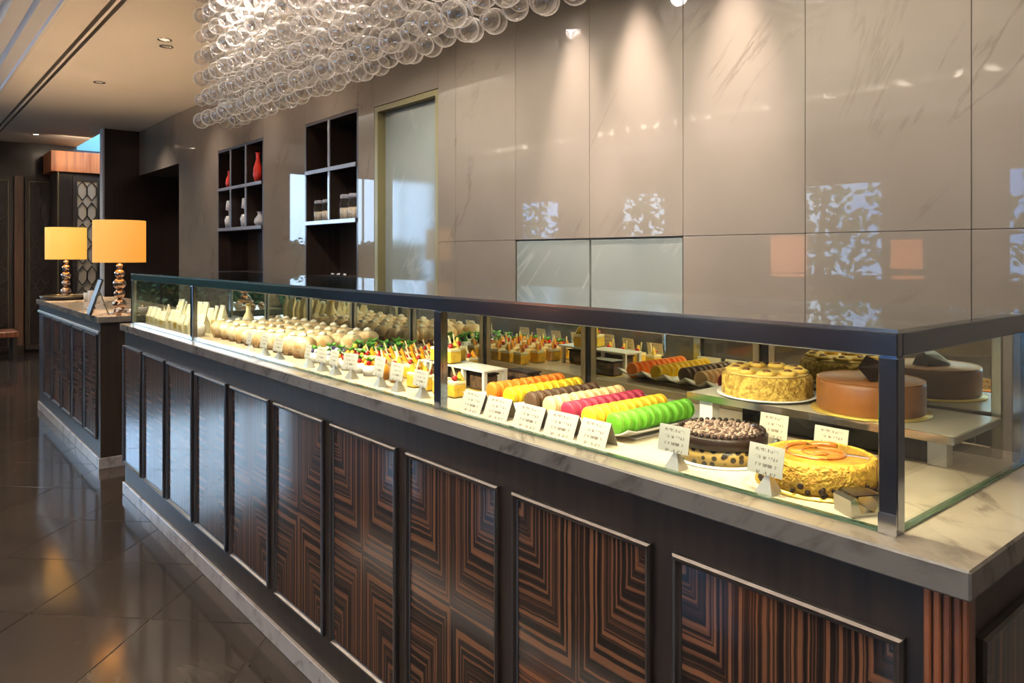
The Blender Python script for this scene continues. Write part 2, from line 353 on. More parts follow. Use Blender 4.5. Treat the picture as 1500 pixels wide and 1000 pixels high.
# ------------------------------------------------------------------ floor
XW = 2.55        # face of the marble wall
fl = struct(MB().box(-4.2, 4.4, -2.2, 13.4, -.12, -.004).build('floor', M_['grout']))
def seen(x, y, z=0, m=60):
    d = .642 * x + .766 * y
    if d < .15: return None
    px = 750 + F_PX * (.766 * x - .642 * y) / d; py = 373 + F_PX * (1.4 - z) / d
    return (px, py, d) if -m < px < 1500 + m and -m < py < 1000 + m else None
r2 = math.sqrt(.5); tile_me = None; rest = MB()
for i in range(-16, 34):
    for j in range(-32, 20):
        u = 2.75 + .5 * (i + .5) - 4; v = -1.136 + .5 * (j + .5)
        x = (u + v) * r2; y = (u - v) * r2
        if not (-3.8 < x < 4 and -1.8 < y < 13): continue
        if x < 1.1 and y > 1 and seen(x, y, 0, 40 if y < 6 else 5):
            if tile_me is None:
                o = MB().box(-.2480, .2480, -.2480, .2480, -.012, 0, .0016).build('tile', M_['floor']); tile_me = o.data
                nt = M_['floor'].node_tree
            else:
                o = bpy.data.objects.new('tile', tile_me); C.objects.link(o)
            o.parent = fl; o.location = (x, y, random.uniform(-.0004, .0004)); o.rotation_euler = (0, 0, PI / 4 + random.choice((0, PI / 2, PI, -PI / 2)))
        else:
            c_, s_ = r2 * .2485, r2 * .2485; b = len(rest.v); q = .2485 * math.sqrt(2)
            for (dx, dy) in ((q, 0), (0, q), (-q, 0), (0, -q)): rest.v.append((x + dx, y + dy, 0))
            for (dx, dy) in ((q, 0), (0, q), (-q, 0), (0, -q)): rest.v.append((x + dx, y + dy, -.0035))
            rest.face((b, b + 1, b + 2, b + 3)); rest.face((b + 7, b + 6, b + 5, b + 4))
            for k in range(4): rest.face((b + k, b + (k + 1) % 4, b + 4 + (k + 1) % 4, b + 4 + k))
rest.build('tile_field', M_['floor'], fl, kind='stuff')

# ------------------------------------------------------------------ ceiling with coffer, moulding steps and the linear air slot
ce = struct(MB().box(.89, 1.092, -2.2, 13.4, 3.0, 3.5).box(1.172, 2.19, -2.2, 13.4, 3.0, 3.5).box(2.19, 4.4, -2.2, 10.72, 3.0, 3.5).box(-4.2, .89, -2.2, 13.4, 3.36, 3.5).build('ceiling', M_['ceil']))
t1 = struct(MB().prism([(.889, 3.0), (.889, 3.36), (.40, 3.36), (.42, 3.27), (.50, 3.25), (.52, 3.19), (.64, 3.17), (.66, 3.10), (.76, 3.085), (.775, 3.035), (.86, 3.02), (.87, 3.0)], 1, -2.2, 13.4).build('trim_1', M_['mould']))
t2 = struct(MB().box(1.092, 1.172, -2.2, 13.4, 3.10, 3.12).build('trim_2', M_['black']))
MB().box(1.122, 1.142, -2.2, 13.4, 2.998, 3.10).build('slot_blade', M_['ceil'], t2)
struct(MB().box(-4.0, -3.76, -2.2, 12.6, 2.96, 3.0).box(-3.78, -3.76, -2.2, 12.6, 3.0, 3.16).build('trim_4', M_['mould']))   # added ledge hiding the fill strip on the window side
# ------------------------------------------------------------------ marble wall: separate slabs round the openings
wr = struct(MB().box(2.87, 2.97, -2.2, 8.89, 0, 3.0).box(2.571, 2.87, -2.2, 3.70, -.003, 3.0).build('wall_right', M_['grout']))
G = .0009
def slab(y0, y1, z0, z1, m='wall', x=XW, name='tile'):
    return MB().box(x, x + .02, y0 + G, y1 - G, z0 + G, z1 - G, .0012).build(name, M_[m], wr)
ZR = (0, .527, 1.477, 3.0)
ys = [.855 + .54 * k for k in range(-5, 6)]            # ... .855 1.395 1.935 2.475 3.015 3.555
for a, b in zip(ys[:-1], ys[1:]):
    for z0, z1 in zip(ZR[:-1], ZR[1:]):
        if z0 == .527 and (abs(a - 1.935) < .02 or abs(a - 2.475) < .02):
            o = MB().box(XW + .004, XW + .024, a + .006, b - .006, .533, 1.470, .002).build('cabinet_door', M_['door_stone'], wr, label='pale flush stone cabinet door in the marble wall')
        else: slab(a, b, z0, z1)
for z0, z1 in zip(ZR[:-1], ZR[1:]): slab(3.555, 3.735, z0, z1)
slab(3.735, 4.50, 2.40, 3.0)
for z0, z1 in ((0, 1.22), (1.22, 3.0)):
    slab(4.50, 4.727, z0, z1); slab(5.586, 6.44, z0, z1); slab(7.60, 8.25, z0, z1); slab(8.25, 8.89, z0, z1)
for a, b in ((4.727, 5.586), (6.44, 7.60)): slab(a, b, 0, 1.22); slab(a, b, 2.427, 3.0)
# header over the passage, the passage itself and the dark end wall
struct(MB().box(2.55, 2.95, 8.89, 10.6, 2.43, 3.0).box(2.951, 4.3, 8.89, 10.6, 2.43, 2.55).box(2.572, 2.869, 7.62, 8.888, 0, 3.0).build('wall_header', M_['wall']))
struct(MB().box(2.951, 4.3, 8.6, 8.888, 0, 2.55).box(4.3, 4.4, 8.6, 10.6, 0, 2.55).build('wall_passage', M_['darkwall']))
struct(MB().box(2.14, 4.4, 10.6, 10.72, 0, 3.0, .002).build('wall_end', M_['darkwall']))
struct(MB().box(2.118, 2.1385, 10.58, 10.74, 0, 3.0).build('trim_3', M_['mould']))
# recessed stone door
d1 = struct(MB().box(2.61, 2.645, 3.77, 4.455, .005, 2.36, .002).build('door_1', M_['door_stone']))
MB().box(2.552, 2.66, 3.737, 3.768, 0, 2.397).box(2.552, 2.66, 4.457, 4.498, 0, 2.397).box(2.552, 2.66, 3.768, 4.457, 2.362, 2.397).build('door_frame', mat('olive_door_frame', (.26, .22, .10), .35, .3), d1)
MB().box(2.66, 2.67, 3.70, 4.72, 0, 2.9).build('door_backing', M_['black'], d1)
# ------------------------------------------------------------------ shelf niches
def niche(y0, y1, cols, label):
    t = thing('wall_shelving', label, 'shelving', (2.55, (y0 + y1) / 2, 1.22)); W = y1 - y0; h = W / 2; T = .018
    m = MB()
    m.box(.0, .30, -h + .001, -h + T, .002, 1.205).box(.0, .30, h - T, h - .001, .002, 1.205).box(.29, .305, -h + T, h - T, .002, 1.205)
    m.box(0, .30, -h + T, h - T, 1.185, 1.205).box(0, .29, -h + T, h - T, .002, .02); m.build('casing', M_['niche'], t)
    for z in (.425, .818): MB().box(-.004, .288, -h + T + .001, h - T - .001, z - .014, z + .014, .003).build('shelf', M_['niche'], t)
    for z in (.425, .818): MB().box(-.014, -.0045, -h + T + .001, h - T - .001, z - .016, z + .016, .002).build('shelf_nosing', M_['steel2'], t)
    for c in cols:
        for z0, z1 in ((.4415, .8015), (.8345, 1.184)): MB().box(-.014, -.0045, c - .015 - (y0 + y1) / 2, c + .015 - (y0 + y1) / 2, z0, z1, .002).build('divider_nosing', M_['steel2'], t)
        for z0, z1 in ((.4395, .8035), (.8325, 1.184)): MB().box(-.002, .288, c - .011 - (y0 + y1) / 2, c + .011 - (y0 + y1) / 2, z0, z1, .002).build('divider', M_['niche'], t)
    return t
M_['steel2'] = mat('grey_lacquer', (.26, .25, .27), .22, coat=.6)
niche(4.727, 5.586, (5.156,), 'dark wood niche shelving with four compartments beside the stone door')
niche(6.44, 7.60, (6.83, 7.22), 'dark wood niche shelving with six compartments, nearer the far passage')
# jars and ornaments in the niches
def jar(x, y, z, lab, s=1.0):
    t = thing('glass_jar', lab, 'jar', (x, y, z)); t.scale = (s, s, s)
    MB().lathe([(.0, 0), (.043, 0), (.046, .01), (.046, .10), (.036, .125), (.036, .135)], cap=False, n=20).build('jar_body', M_['cupglass'], t)
    MB().lathe([(.0, .004), (.040, .004), (.040, .075), (.0, .078)], n=18).build('contents', mat('pale_biscuits', (.70, .55, .38), .7, noise=.4, nscale=60), t)
    MB().lathe([(.0, .136), (.041, .136), (.042, .142), (.042, .158), (.036, .164), (0, .166)], n=20).build('lid', M_['steel2'], t)
    return t
zj = 1.22 + .4395 + .0005
jar(2.61, 5.456, zj, 'lidded glass jar at the far end of the four-compartment niche')
jar(2.61, 5.316, zj, 'second lidded jar, beside the centre divider of the four-compartment niche')
jar(2.61, 5.015, zj, 'lidded jar on the near side of the centre divider, with a gap beside it', 1.12)
jar(2.61, 4.885, zj, 'lidded jar closest to the stone door in the four-compartment niche', 1.12)
mr = mat('red_lacquer', (.75, .04, .02), .3); mw = mat('white_ceramic', (.7, .68, .66), .25)
def vase(x, y, z, lab, m, h, r, name='vase', cat='vase'):
    t = thing(name, lab, cat, (x, y, z))
    MB().lathe([(0, 0), (r * .6, 0), (r, h * .25), (r * .9, h * .5), (r * .4, h * .78), (r * .42, h * .97), (r * .5, h)], n=18).build('body', m, t)
    MB().lathe([(r * .40, h * .985), (r * .56, h * .99), (r * .56, h * 1.01), (r * .40, h * 1.012)], n=18).build('rim', m, t)
    return t
z3, z2 = 1.22 + .8325, zj
vase(2.605, 6.70, z3, 'tall red vase in the near top compartment of the six-part niche', mr, .27, .045)
vase(2.605, 7.44, z3, 'short red vase in the far top compartment of the six-part niche', mr, .17, .035)
def tower(x, y, lab):
    t = thing('ornament_tower', lab, 'ornament', (x, y, z2))
    MB().lathe([(0, 0), (.04, 0), (.05, .08), (.035, .12), (.0, .12)], n=16).build('lower_bowl', mw, t)
    MB().lathe([(0, .121), (.012, .121), (.012, .17), (.04, .18), (.03, .27), (0, .28)], n=16).build('upper_bowl', mw, t)
tower(2.61, 7.44, 'two-tier white ceramic ornament in the far compartment of the middle row')
tower(2.61, 7.02, 'two-tier white ceramic ornament in the centre compartment of the middle row')
vase(2.62, 6.69, z2, 'squat white pot in the near middle compartment of the six-part niche', mw, .13, .055, 'ceramic_pot', 'pot')
for k, yy in enumerate((5.28, 5.18, 5.08)):
    t = thing('tea_light', ('far', 'middle', 'near')[k] + ' tea light glowing on the floor of the open niche', 'candle', (2.64, yy, 1.2405), group='tea lights in the niche')
    MB().lathe([(0, 0), (.018, 0), (.02, .02), (.017, .02), (.016, .006), (0, .006)], n=14).build('holder', M_['bright'], t)
    MB().lathe([(0, .0065), (.014, .0065), (.014, .015), (0, .0155)], n=12).build('flame_wax', mat('lit_wax%d' % k, (.9, .8, .6), .5, emit=(1, .8, .5), es=4), t)

# ------------------------------------------------------------------ rest of the room: window walls beside and beyond the camera
mw2 = mat('plain_warm_wall', (.10, .075, .058), .5)
def window_wall(name, axis, pos, a0, a1, opens, zt, n0, m=mw2):
    """wall lying in the plane axis = pos with openings (b0, b1, z0, z1)"""
    mb = MB(); th = .14
    def bx(b0, b1, z0, z1):
        if b1 - b0 < .001 or z1 - z0 < .001: return
        if axis == 0: mb.box(pos - th, pos, b0, b1, z0, z1)
        else: mb.box(b0, b1, pos, pos + th, z0, z1)
    cur = a0
    for (b0, b1, z0, z1) in opens:
        bx(cur, b0, 0, zt); bx(b0, b1, 0, z0); bx(b0, b1, z1, zt); cur = b1
    bx(cur, a1, 0, zt)
    struct(mb.build(name, m))
    for k, (b0, b1, z0, z1) in enumerate(opens):
        f = MB(); g = MB(); nb = max(1, round((b1 - b0) / .7))
        def bar(c0, c1, d0, d1, q=f, e=.03):
            if axis == 0: q.box(pos - .09, pos - .09 + e, c0, c1, d0, d1)
            else: q.box(c0, c1, pos + .09 - e, pos + .09, d0, d1)
        bar(b0, b1, z0, z0 + .04); bar(b0, b1, z1 - .04, z1); bar(b0, b0 + .04, z0 + .04, z1 - .04); bar(b1 - .04, b1, z0 + .04, z1 - .04)
        for i in range(1, nb): c = b0 + (b1 - b0) * i / nb; bar(c - .015, c + .015, z0 + .04, z1 - .04)
        o = struct(f.build('window_%d' % (n0 + k), M_['black']))
        if axis == 0: g.box(pos - .078, pos - .074, b0 + .041, b1 - .041, z0 + .041, z1 - .041)
        else: g.box(b0 + .041, b1 - .041, pos + .074, pos + .078, z0 + .041, z1 - .041)
        g.build('pane', M_['winglass'], o)
        d = bpy.data.lights.new('portal', 'AREA'); d.shape = 'RECTANGLE'; d.size = b1 - b0; d.size_y = z1 - z0; d.cycles.is_portal = True
        p = bpy.data.objects.new('portal', d); C.objects.link(p)
        if axis == 0: p.location = (pos - .15, (b0 + b1) / 2, (z0 + z1) / 2); p.rotation_euler = (PI / 2, 0, -PI / 2)
        else: p.location = ((b0 + b1) / 2, pos + .15, (z0 + z1) / 2); p.rotation_euler = (-PI / 2, 0, 0)
window_wall('wall_left', 0, -4.0, -2.2, 13.4, [(-.9, .5, .9, 2.4), (.95, 1.95, .3, 2.3), (2.1, 2.75, 1.15, 2.35), (4.0, 5.05, 1.1, 2.32), (7.25, 8.2, 1.65, 2.4), (9.6, 10.7, 1.65, 2.4)], 3.36, 1)
window_wall('wall_far', 1, 12.7, -4.0, 2.2, [(-3.4, -.4, .3, 2.88)], 3.0, 7, M_['darkwall'])
struct(MB().box(-4.2, 4.4, -2.2, -2.06, 0, 3.36).build('wall_near', mw2))
struct(MB().box(-4.0, .89, 12.72, 12.84, 3.001, 3.36).build('wall_far_upper', M_['mould']))
struct(MB().box(4.28, 4.42, 10.721, 13.2, 0, 3.9).box(2.2, 4.4, 13.2, 13.34, 0, 3.02).build('wall_back_hall', M_['darkwall']))
struct(MB().box(2.25, 4.25, 13.22, 13.26, 3.021, 3.85).build('window_8', mat('teal_skylight', (.1, .3, .35), .5, emit=(.32, .50, .52), es=.38)))
# trees outside, seen in the wall's sheen
def tree(x, y, h, lab):
    t = thing('garden_tree', lab, 'tree', (x, y, -.1), group='trees outside the windows')
    MB().tube([(0, 0, 0), (.05, .03, h * .4), (0, -.05, h * .8)], [.11, .08, .03], 8).build('trunk', M_['paper'], t)
    m = MB(); rnd = random.Random(int(x * 10 + y))
    for k in range(900):
        p = Vector((max(-1.4, min(1.4, rnd.gauss(0, .6))), max(-1.6, min(1.6, rnd.gauss(0, .8))), min(h * 1.3, max(.5, h * .62 + rnd.gauss(0, h * .22))))); q = Vector((rnd.uniform(-1, 1), rnd.uniform(-1, 1), rnd.uniform(-1, 1))).normalized(); r_ = q.orthogonal().normalized()
        b = len(m.v); a = rnd.uniform(.06, .13)
        for e in (q * a, r_ * a * .5, -q * a, -r_ * a * .5): m.v.append(tuple(p + e))
        m.face((b, b + 1, b + 2, b + 3))
    m.build('foliage', mat('tree_leaves', (.16, .30, .08), .6), t, kind='stuff')
for k, (x, y) in enumerate(((-6.4, 2.6), (-6.4, 6.0), (-6.4, 9.6), (-6.4, 13.4))): tree(x, y, 2.9 + .3 * (k % 3), ('leafy tree outside the window beside the camera', 'leafy tree outside the third side window', 'leafy tree outside the fourth side window', 'leafy tree outside the last side window')[k])
hg = thing('garden_hedge', 'clipped green hedge outside the far window', 'hedge', (-1.9, 15.0, -.1))
m = MB(); rnd = random.Random(4)
for k in range(6200):
    p = Vector((rnd.uniform(-2.6, 2.6), rnd.uniform(-.35, .35), rnd.uniform(.05, 1.78) + rnd.gauss(0, .05))); q = Vector((rnd.uniform(-1, 1), rnd.uniform(-1, 1), rnd.uniform(-1, 1))).normalized(); r_ = q.orthogonal().normalized()
    b = len(m.v); a = rnd.uniform(.04, .09)
    for e in (q * a, r_ * a * .5, -q * a, -r_ * a * .5): m.v.append(tuple(p + e))
    m.face((b, b + 1, b + 2, b + 3))
m.build('foliage', mat('hedge_leaves', (.07, .16, .04), .6), hg, kind='stuff')
MB().box(-2.55, 2.55, -.22, .22, 0, 1.72, .05).build('inner_mass', mat('hedge_shade', (.02, .045, .012), .9), hg)  # dark core added so that no sky shines through the leaves
struct(MB().box(-14, -4.3, -6, 20, -.25, -.1).box(-4.3, 4, 13.5, 20, -.25, -.1).build('ground', mat('garden_lawn', (.10, .16, .05), .9, noise=.5, nscale=3)))
# ------------------------------------------------------------------ lattice screens at the far end
def lattice_bars(y, x0, x1, z0, z1, t, nm, backing=True):
    MB().box(x0, x1, y, y + .03, z0, z0 + .05).box(x0, x1, y, y + .03, z1 - .05, z1).box(x0, x0 + .045, y, y + .03, z0 + .05, z1 - .05).box(x1 - .045, x1, y, y + .03, z0 + .05, z1 - .05).build('frame', M_['dark'], t)
    MB().box(x0 + .046, x1 - .046, y - .003, y + .002, z0 + .051, z0 + .057).box(x0 + .046, x1 - .046, y - .003, y + .002, z1 - .057, z1 - .051).box(x0 + .046, x0 + .054, y - .003, y + .002, z0 + .057, z1 - .057).box(x1 - .054, x1 - .046, y - .003, y + .002, z0 + .057, z1 - .057).build('inlay', M_['brass'], t)
    m = MB(); cw = (x1 - x0 - .12) / max(2, round((x1 - x0 - .12) / .19)); n = round((x1 - x0 - .12) / cw); ph = .30
    z = z1 - .06
    while z - ph > z0 + .06:
        for i in range(n):
            cx = x0 + .06 + cw * (i + .5); a = cw * .5
            tall = ph * (1.0)
            P = [(cx - a, z - ph * .28), (cx - a, z - ph * .62), (cx, z - ph * .9), (cx + a, z - ph * .62), (cx + a, z - ph * .28), (cx, z)]
            for k in range(6):
                (ax, az), (bx, bz) = P[k], P[(k + 1) % 6]; m.tube([(ax, y + .012, az), (bx, y + .012, bz)], .0085, 4, False)
        z -= ph
    m.build('lattice', M_['dark'], t, kind='stuff')
    MB().box(x0 + .05, x1 - .05, y + .022, y + .026, z0 + .055, z1 - .055).build('backing', M_['lattice_back'] if backing else M_['darkwall'], t)
t = thing('lattice_cabinet', 'tall cabinet with pale hexagon lattice front and orange wood crown', 'cabinet', (0, 12.0, 0))
MB().box(1.84, 2.40, .03, .60, .0, 2.55).build('body', M_['dark'], t)
tt = thing('tmp', 'x', 'x'); C.objects.unlink(tt); bpy.data.objects.remove(tt)
lattice_bars(0, 2.03, 2.385, .1, 2.50, t, 'a')
MB().box(1.86, 2.0, -.004, .029, .1, 2.50).build('side_panel', M_['darkwall'], t)
MB().box(1.845, 1.857, -.012, .028, .05, 2.55).build('brass_edge', M_['brass'], t)
MB().box(1.76, 2.42, -.04, .62, 2.552, 2.84, .004).build('crown_box', M_['orange'], t)
light('AREA', 'crown_glow', (2.05, 11.5, 2.9), 5, WARM, rot=(math.radians(60), 0, 0), size=.5)
for (a, b, lb) in ((.50, 1.39, 'dark lattice screen at the very edge, left of the brown post'), (1.54, 1.92, 'dark lattice screen between the brown post and the lattice cabinet')):
    t = thing('lattice_screen', lb, 'screen', (0, 12.62, 0)); lattice_bars(0, a, b, .05, 2.50, t, 'b', False)
t = thing('screen_post', 'brown wooden post between the dark lattice screens', 'post', (1.465, 12.62, 0))
MB().box(-.055, .055, -.02, .05, 0, 2.52, .004).build('shaft', wood('brown_post', (.06, .03, .018), (.12, .06, .035)), t); MB().box(-.062, .062, -.027, .057, 0.0, .12, .003).build('foot', M_['dark'], t)
t = thing('brown_bench', 'low brown bench at the foot of the lattice screens', 'bench', (1.05, 11.9, 0))
MB().box(-.35, .3, -.25, .25, .32, .40, .01).build('seat', M_['red'], t)
for a in (-.3, .24):
    for b in (-.2, .15): MB().box(a, a + .05, b, b + .05, 0, .319).build('leg', M_['dark'], t)
# ------------------------------------------------------------------ counters
PW, PH, PZ = .395, .69, .525
MOLD = [(0, .0), (0, -.010), (.004, -.014), (.009, -.013), (.013, -.006), (.016, -.004), (.016, .0)]
panel_proto = None
def panel(parent, loc, rz=0, wd=PW):
    global panel_proto
    if panel_proto is None or wd != PW:
        m = MB().frame(-wd / 2, wd / 2, -PH / 2, PH / 2, MOLD).build('panel', M_['mold'])
        v = MB().box(-.003, .001, -wd / 2 + .0165, wd / 2 - .0165, -PH / 2 + .0165, PH / 2 - .0165).build('veneer', M_['veneer'], m)
        uvplane(v, 0, lambda c: (c.y / (wd / 2 - .016), c.z / (PH / 2 - .016)))
        if wd == PW: panel_proto = m
        m.parent = parent; m.location = loc; m.rotation_euler = (0, 0, rz); return m
    c = panel_proto.copy(); C.objects.link(c); c.parent = parent; c.location = loc; c.rotation_euler = (0, 0, rz)
    v = panel_proto.children[0].copy(); C.objects.link(v); v.parent = c
    return c
XF = 1.085
ct = thing('display_counter', 'long dark counter with macassar veneer panels under the glass case', 'counter', (0, 0, 0))
MB().box(XF, 1.75, .385, 4.83, .071, .953).build('body', M_['dark'], ct)
for k in range(10): panel(ct, (XF - .0005, .642 + .445 * k, PZ))
# end panel (faces the camera's right) and fluted corner
panel(ct, (1.44, .3845, PZ), PI / 2, .56)
m = MB()
for k in range(4): m.box(XF - .006, XF + .004, .374 + .0125 * k, .3835 + .0125 * k, .0715, .9525, .002)
for k in range(1): m.box(XF - .006, XF + .02, .365, .373, .0715, .9525, .002)
m.build('fluted_corner', M_['red'], ct)
MB().box(1.073, 1.74, .371, 4.842, 0, .070, .002).build('plinth', M_['plinth'], ct)
mt = thing('marble_worktop', 'veined cream marble top running the whole length of the display counter', 'worktop', (0, 0, 0))
MB().box(1.063, 1.78, .357, 4.862, .9545, .9949, .003).build('slab', [M_['edge']], mt)
MB().box(1.066, 1.777, .360, 4.859, .9950, .9952).build('polished_face', M_['marble'], mt)
# second counter beyond the gap
c2 = thing('lamp_counter', 'shorter dark panelled counter carrying the two table lamps', 'counter', (0, 0, 0))
MB().box(XF, 1.70, 5.485, 8.0, .071, .953).build('body', M_['dark'], c2)
for k in range(5): panel(c2, (XF - .0005, 5.765 + .437 * k, PZ))
MB().box(1.073, 1.71, 5.472, 8.01, 0, .070, .002).build('plinth', M_['plinth'], c2)
MB().box(XF - .016, XF - .001, 5.50, 7.99, .880, .90, .004).build('metal_rail', M_['silver'], c2)
m2 = thing('marble_worktop', 'veined marble top of the shorter lamp counter', 'worktop', (0, 0, 0))
MB().box(1.063, 1.74, 5.455, 8.03, .9545, .9949, .003).build('slab', M_['edge'], m2)
MB().box(1.066, 1.737, 5.458, 8.027, .9950, .9952).build('polished_face', M_['marble'], m2)
ZC = .9955
# ------------------------------------------------------------------ table lamps
def table_lamp(x, y, lab, z=ZC, power=9, tone=(1, .37, .035)):
    t = thing('table_lamp', lab, 'lamp', (x, y, z))
    sm = mat('lit_shade', (.42, .26, .11), .8, emit=tone, es=.85)
    MB().lathe([(.165, .352), (.165, .640), (.162, .640), (.162, .352), (.165, .352)], n=40, cap=False).build('lamp_shade', sm, t)
    MB().lathe([(0, 0), (.06, 0), (.06, .012), (.045, .018), (0, .018)], n=24).build('base', M_['bright'], t)
    for k, (zz, r) in enumerate(((.062, .045), (.135, .036), (.205, .042), (.275, .033), (.325, .022))):
        MB().sphere((0, 0, zz), r, 18, 10, (1, 1, .92)).build('ball', M_['rose'], t)
    MB().tube([(0, 0, .33), (0, 0, .42)], .007, 8).tube([(-.161, 0, .42), (.161, 0, .42)], .003, 6).build('stem', M_['brass'], t)
    MB().sphere((0, 0, .47), .028, 14, 8).build('bulb', mat('bulb', (1, .9, .7), .5, emit=(1, .72, .40), es=9), t)
    l = light('POINT', 'lamp_glow', (x, y, z + .52), power, (1, .68, .40), size=.04)
    return t
M_['rose'] = mat('rose_chrome', (.70, .52, .40), .10, 1.0)
table_lamp(1.25, 5.72, 'larger-looking table lamp with lit drum shade near the glass case', power=48)
tr = thing('black_tray', 'round black tray under the farther table lamp', 'tray', (1.27, 7.83, ZC))
MB().lathe([(0, 0), (.17, 0), (.205, .018), (.205, .03), (.198, .03), (.165, .010), (0, .010)], n=36).build('dish', M_['black'], tr)
MB().lathe([(.199, .0305), (.207, .0305), (.207, .035), (.199, .035), (.199, .0305)], n=36, cap=False).build('rim', M_['brass'], tr)
table_lamp(1.27, 7.83, 'farther table lamp with glowing shade on a round black tray', z=ZC + .0105, power=48, tone=(1, .50, .06))
t = thing('menu_stand', 'tilted tablet-like menu board on the end of the lamp counter', 'menu', (1.10, 5.62, ZC)); t.rotation_euler = (0, 0, -.08); t.scale = (1.1, .9, 1.2)
MB().prism([(-.055, .004), (-.047, .001), (.020, .200), (.012, .203)], 1, -.105, .105).build('board', M_['steel'], t)
MB().prism([(-.0575, .012), (-.0565, .0114), (.0075, .196), (.0065, .1965)], 1, -.095, .095).build('menu_sheet', mat('pale_menu', (.45, .60, .78), .3, noise=.35, nscale=14), t)
MB().prism([(.0, .14), (.004, .143), (.055, .002), (.050, .0)], 1, -.03, .03).build('prop', M_['steel'], t)
for k, (x, y, r, lab) in enumerate(((1.27, 5.50, .022, 'small copper ball dish closest to the glass case on the lamp counter'), (1.20, 5.52, .028, 'copper ball dish at the front corner of the lamp counter'), (1.36, 5.56, .032, 'pale ceramic bowl at the end of the lamp counter'), (1.12, 5.95, .026, 'small copper cup behind the menu board'))):
    t = thing('small_bowl', lab, 'bowl', (x, y, ZC)); mm = M_['rose'] if k != 2 else M_['white']
    MB().lathe([(0, 0), (r * .55, 0), (r, r * .7), (r * .98, r * 1.5), (r * .85, r * 1.5), (r * .8, r * .7), (0, r * .3)], n=20).build('bowl', mm, t)
    MB().sphere((0, 0, r * 1.3), r * .62, 14, 8).build('content', M_['white'] if k != 2 else M_['rose'], t)
for k, yy in enumerate((7.05, 7.2, 7.38)):
    t = thing('votive_glass', ('small pale votive glass midway along the lamp counter', 'taller pale votive glass next to the midway one', 'pale votive glass nearest the black tray')[k], 'candle holder', (1.36, yy, ZC)); h = (.06, .10, .075)[k]
    MB().lathe([(0, 0), (.028, 0), (.033, h), (.029, h), (.025, .006), (0, .006)], n=18).build('glass', M_['acryl'], t)
    MB().lathe([(0, .0065), (.022, .0065), (.024, h * .7), (0, h * .7)], n=14).build('wax', M_['gold'], t)

# ------------------------------------------------------------------ glass case
CX, CB, Y0, Y1, ZT = 1.112, 1.692, .468, 4.815, 1.288
gc = thing('glass_display_case', 'long glass display case with dark steel frame on the marble counter', 'display case', (0, 0, 0))
def rail(n, *a, c=.002, m='steel'): return MB().box(*a, c).build(n, M_[m], gc)
rail('front_rail', CX, CX + .018, Y0, Y1, ZT - .036, ZT - .001)
rail('end_rail', CX + .0185, CB, Y0, Y0 + .018, ZT - .036, ZT - .001)
rail('end_rail', CX + .0185, CB, Y1 - .018, Y1, ZT - .036, ZT - .001)
rail('back_rail', CB - .012, CB + .018, Y0 + .0185, Y1 - .0185, ZT - .030, ZT - .001)
for (a, b) in ((Y0, Y0 + .028), (1.620, 1.650), (3.675, 3.705), (Y1 - .028, Y1)):
    rail('post', CX + .0005, CX + .026, a, b, ZC, ZT - .0365)
rail('post', CB - .008, CB + .018, Y0, Y0 + .026, ZC, ZT - .0365); rail('post', CB - .008, CB + .018, Y1 - .026, Y1, ZC, ZT - .0365)
rail('post_cap', CX - .002, CX - .0005, Y0 + .001, Y0 + .027, ZC, ZC + .03, c=0, m='bright')
for (a, b) in ((Y0 + .029, 1.619), (1.651, 3.674), (3.706, Y1 - .029)):
    MB().box(CX + .006, CX + .012, a, b, ZC + .004, ZT - .037).build('front_pane', M_['glass'], gc)
    MB().box(CX + .003, CX + .015, a, b, ZC, ZC + .0039).build('seal', M_['gedge'], gc)
MB().box(CX + .027, CB - .009, Y0 + .006, Y0 + .012, ZC + .004, ZT - .037).build('end_pane', M_['glass'], gc)
MB().box(CX + .027, CB - .009, Y0 + .003, Y0 + .015, ZC, ZC + .0039).build('seal', M_['gedge'], gc)
MB().box(CX + .027, CB - .009, Y1 - .012, Y1 - .006, ZC + .004, ZT - .037).build('end_pane', M_['glass'], gc)
MB().box(CX - .001, CB + .019, Y0 - .001, Y1 + .001, ZT - .0009, ZT + .005).build('top_pane', M_['topglass'], gc)
MB().box(CX - .002, CX - .0012, Y0 - .001, Y1 + .001, ZT - .0009, ZT + .005).build('top_edge', M_['bright'], gc)
# mirrored sliding doors behind
ye = [Y0 + .03, 1.03, 1.64, 2.165, 2.66, 3.17, 3.65, 4.2, Y1 - .03]
for a, b in zip(ye[:-1], ye[1:]):
    o = MB().box(CB - .006, CB - .002, a + .032, b - .032, ZC + .024, ZT - .040).build('mirror_door', M_['mirror'], gc)
    MB().box(CB - .010, CB - .001, a + .012, a + .0315, ZC + .002, ZT - .038, .002).box(CB - .010, CB - .001, b - .0315, b - .012, ZC + .002, ZT - .038, .002).box(CB - .010, CB - .001, a + .0316, b - .0316, ZC + .002, ZC + .0235, .002).build('door_stile', M_['brass'], o)
    MB().box(CB - .004, CB + .006, b - .0115, b + .0115, ZC + .001, ZT - .038).build('dark_gap', M_['black'], o)
# raised shelf at the near end
sh = thing('raised_shelf', 'raised pale stone shelf at the near end of the case', 'shelf', (0, 0, 0))
MB().box(1.43, 1.665, .505, 1.07, 1.068, 1.083, .002).build('board', M_['shelf_stone'], sh)
for yy in (1.015, .56): MB().box(1.445 + (.10 if yy < .6 else 0), 1.475 + (.10 if yy < .6 else 0), yy, yy + .035, ZC, 1.0675, .001).build('support', M_['acryl'], sh)
MB().box(1.56, 1.66, .60, 1.012, ZC, 1.0675, .001).build('under_shelf_shade', M_['black'], sh)  # black block stands in for the shade beneath the shelf
MB().box(1.425, 1.4295, .505, 1.07, 1.068, 1.083).build('front_lip', M_['bright'], sh)
ZS = 1.0835

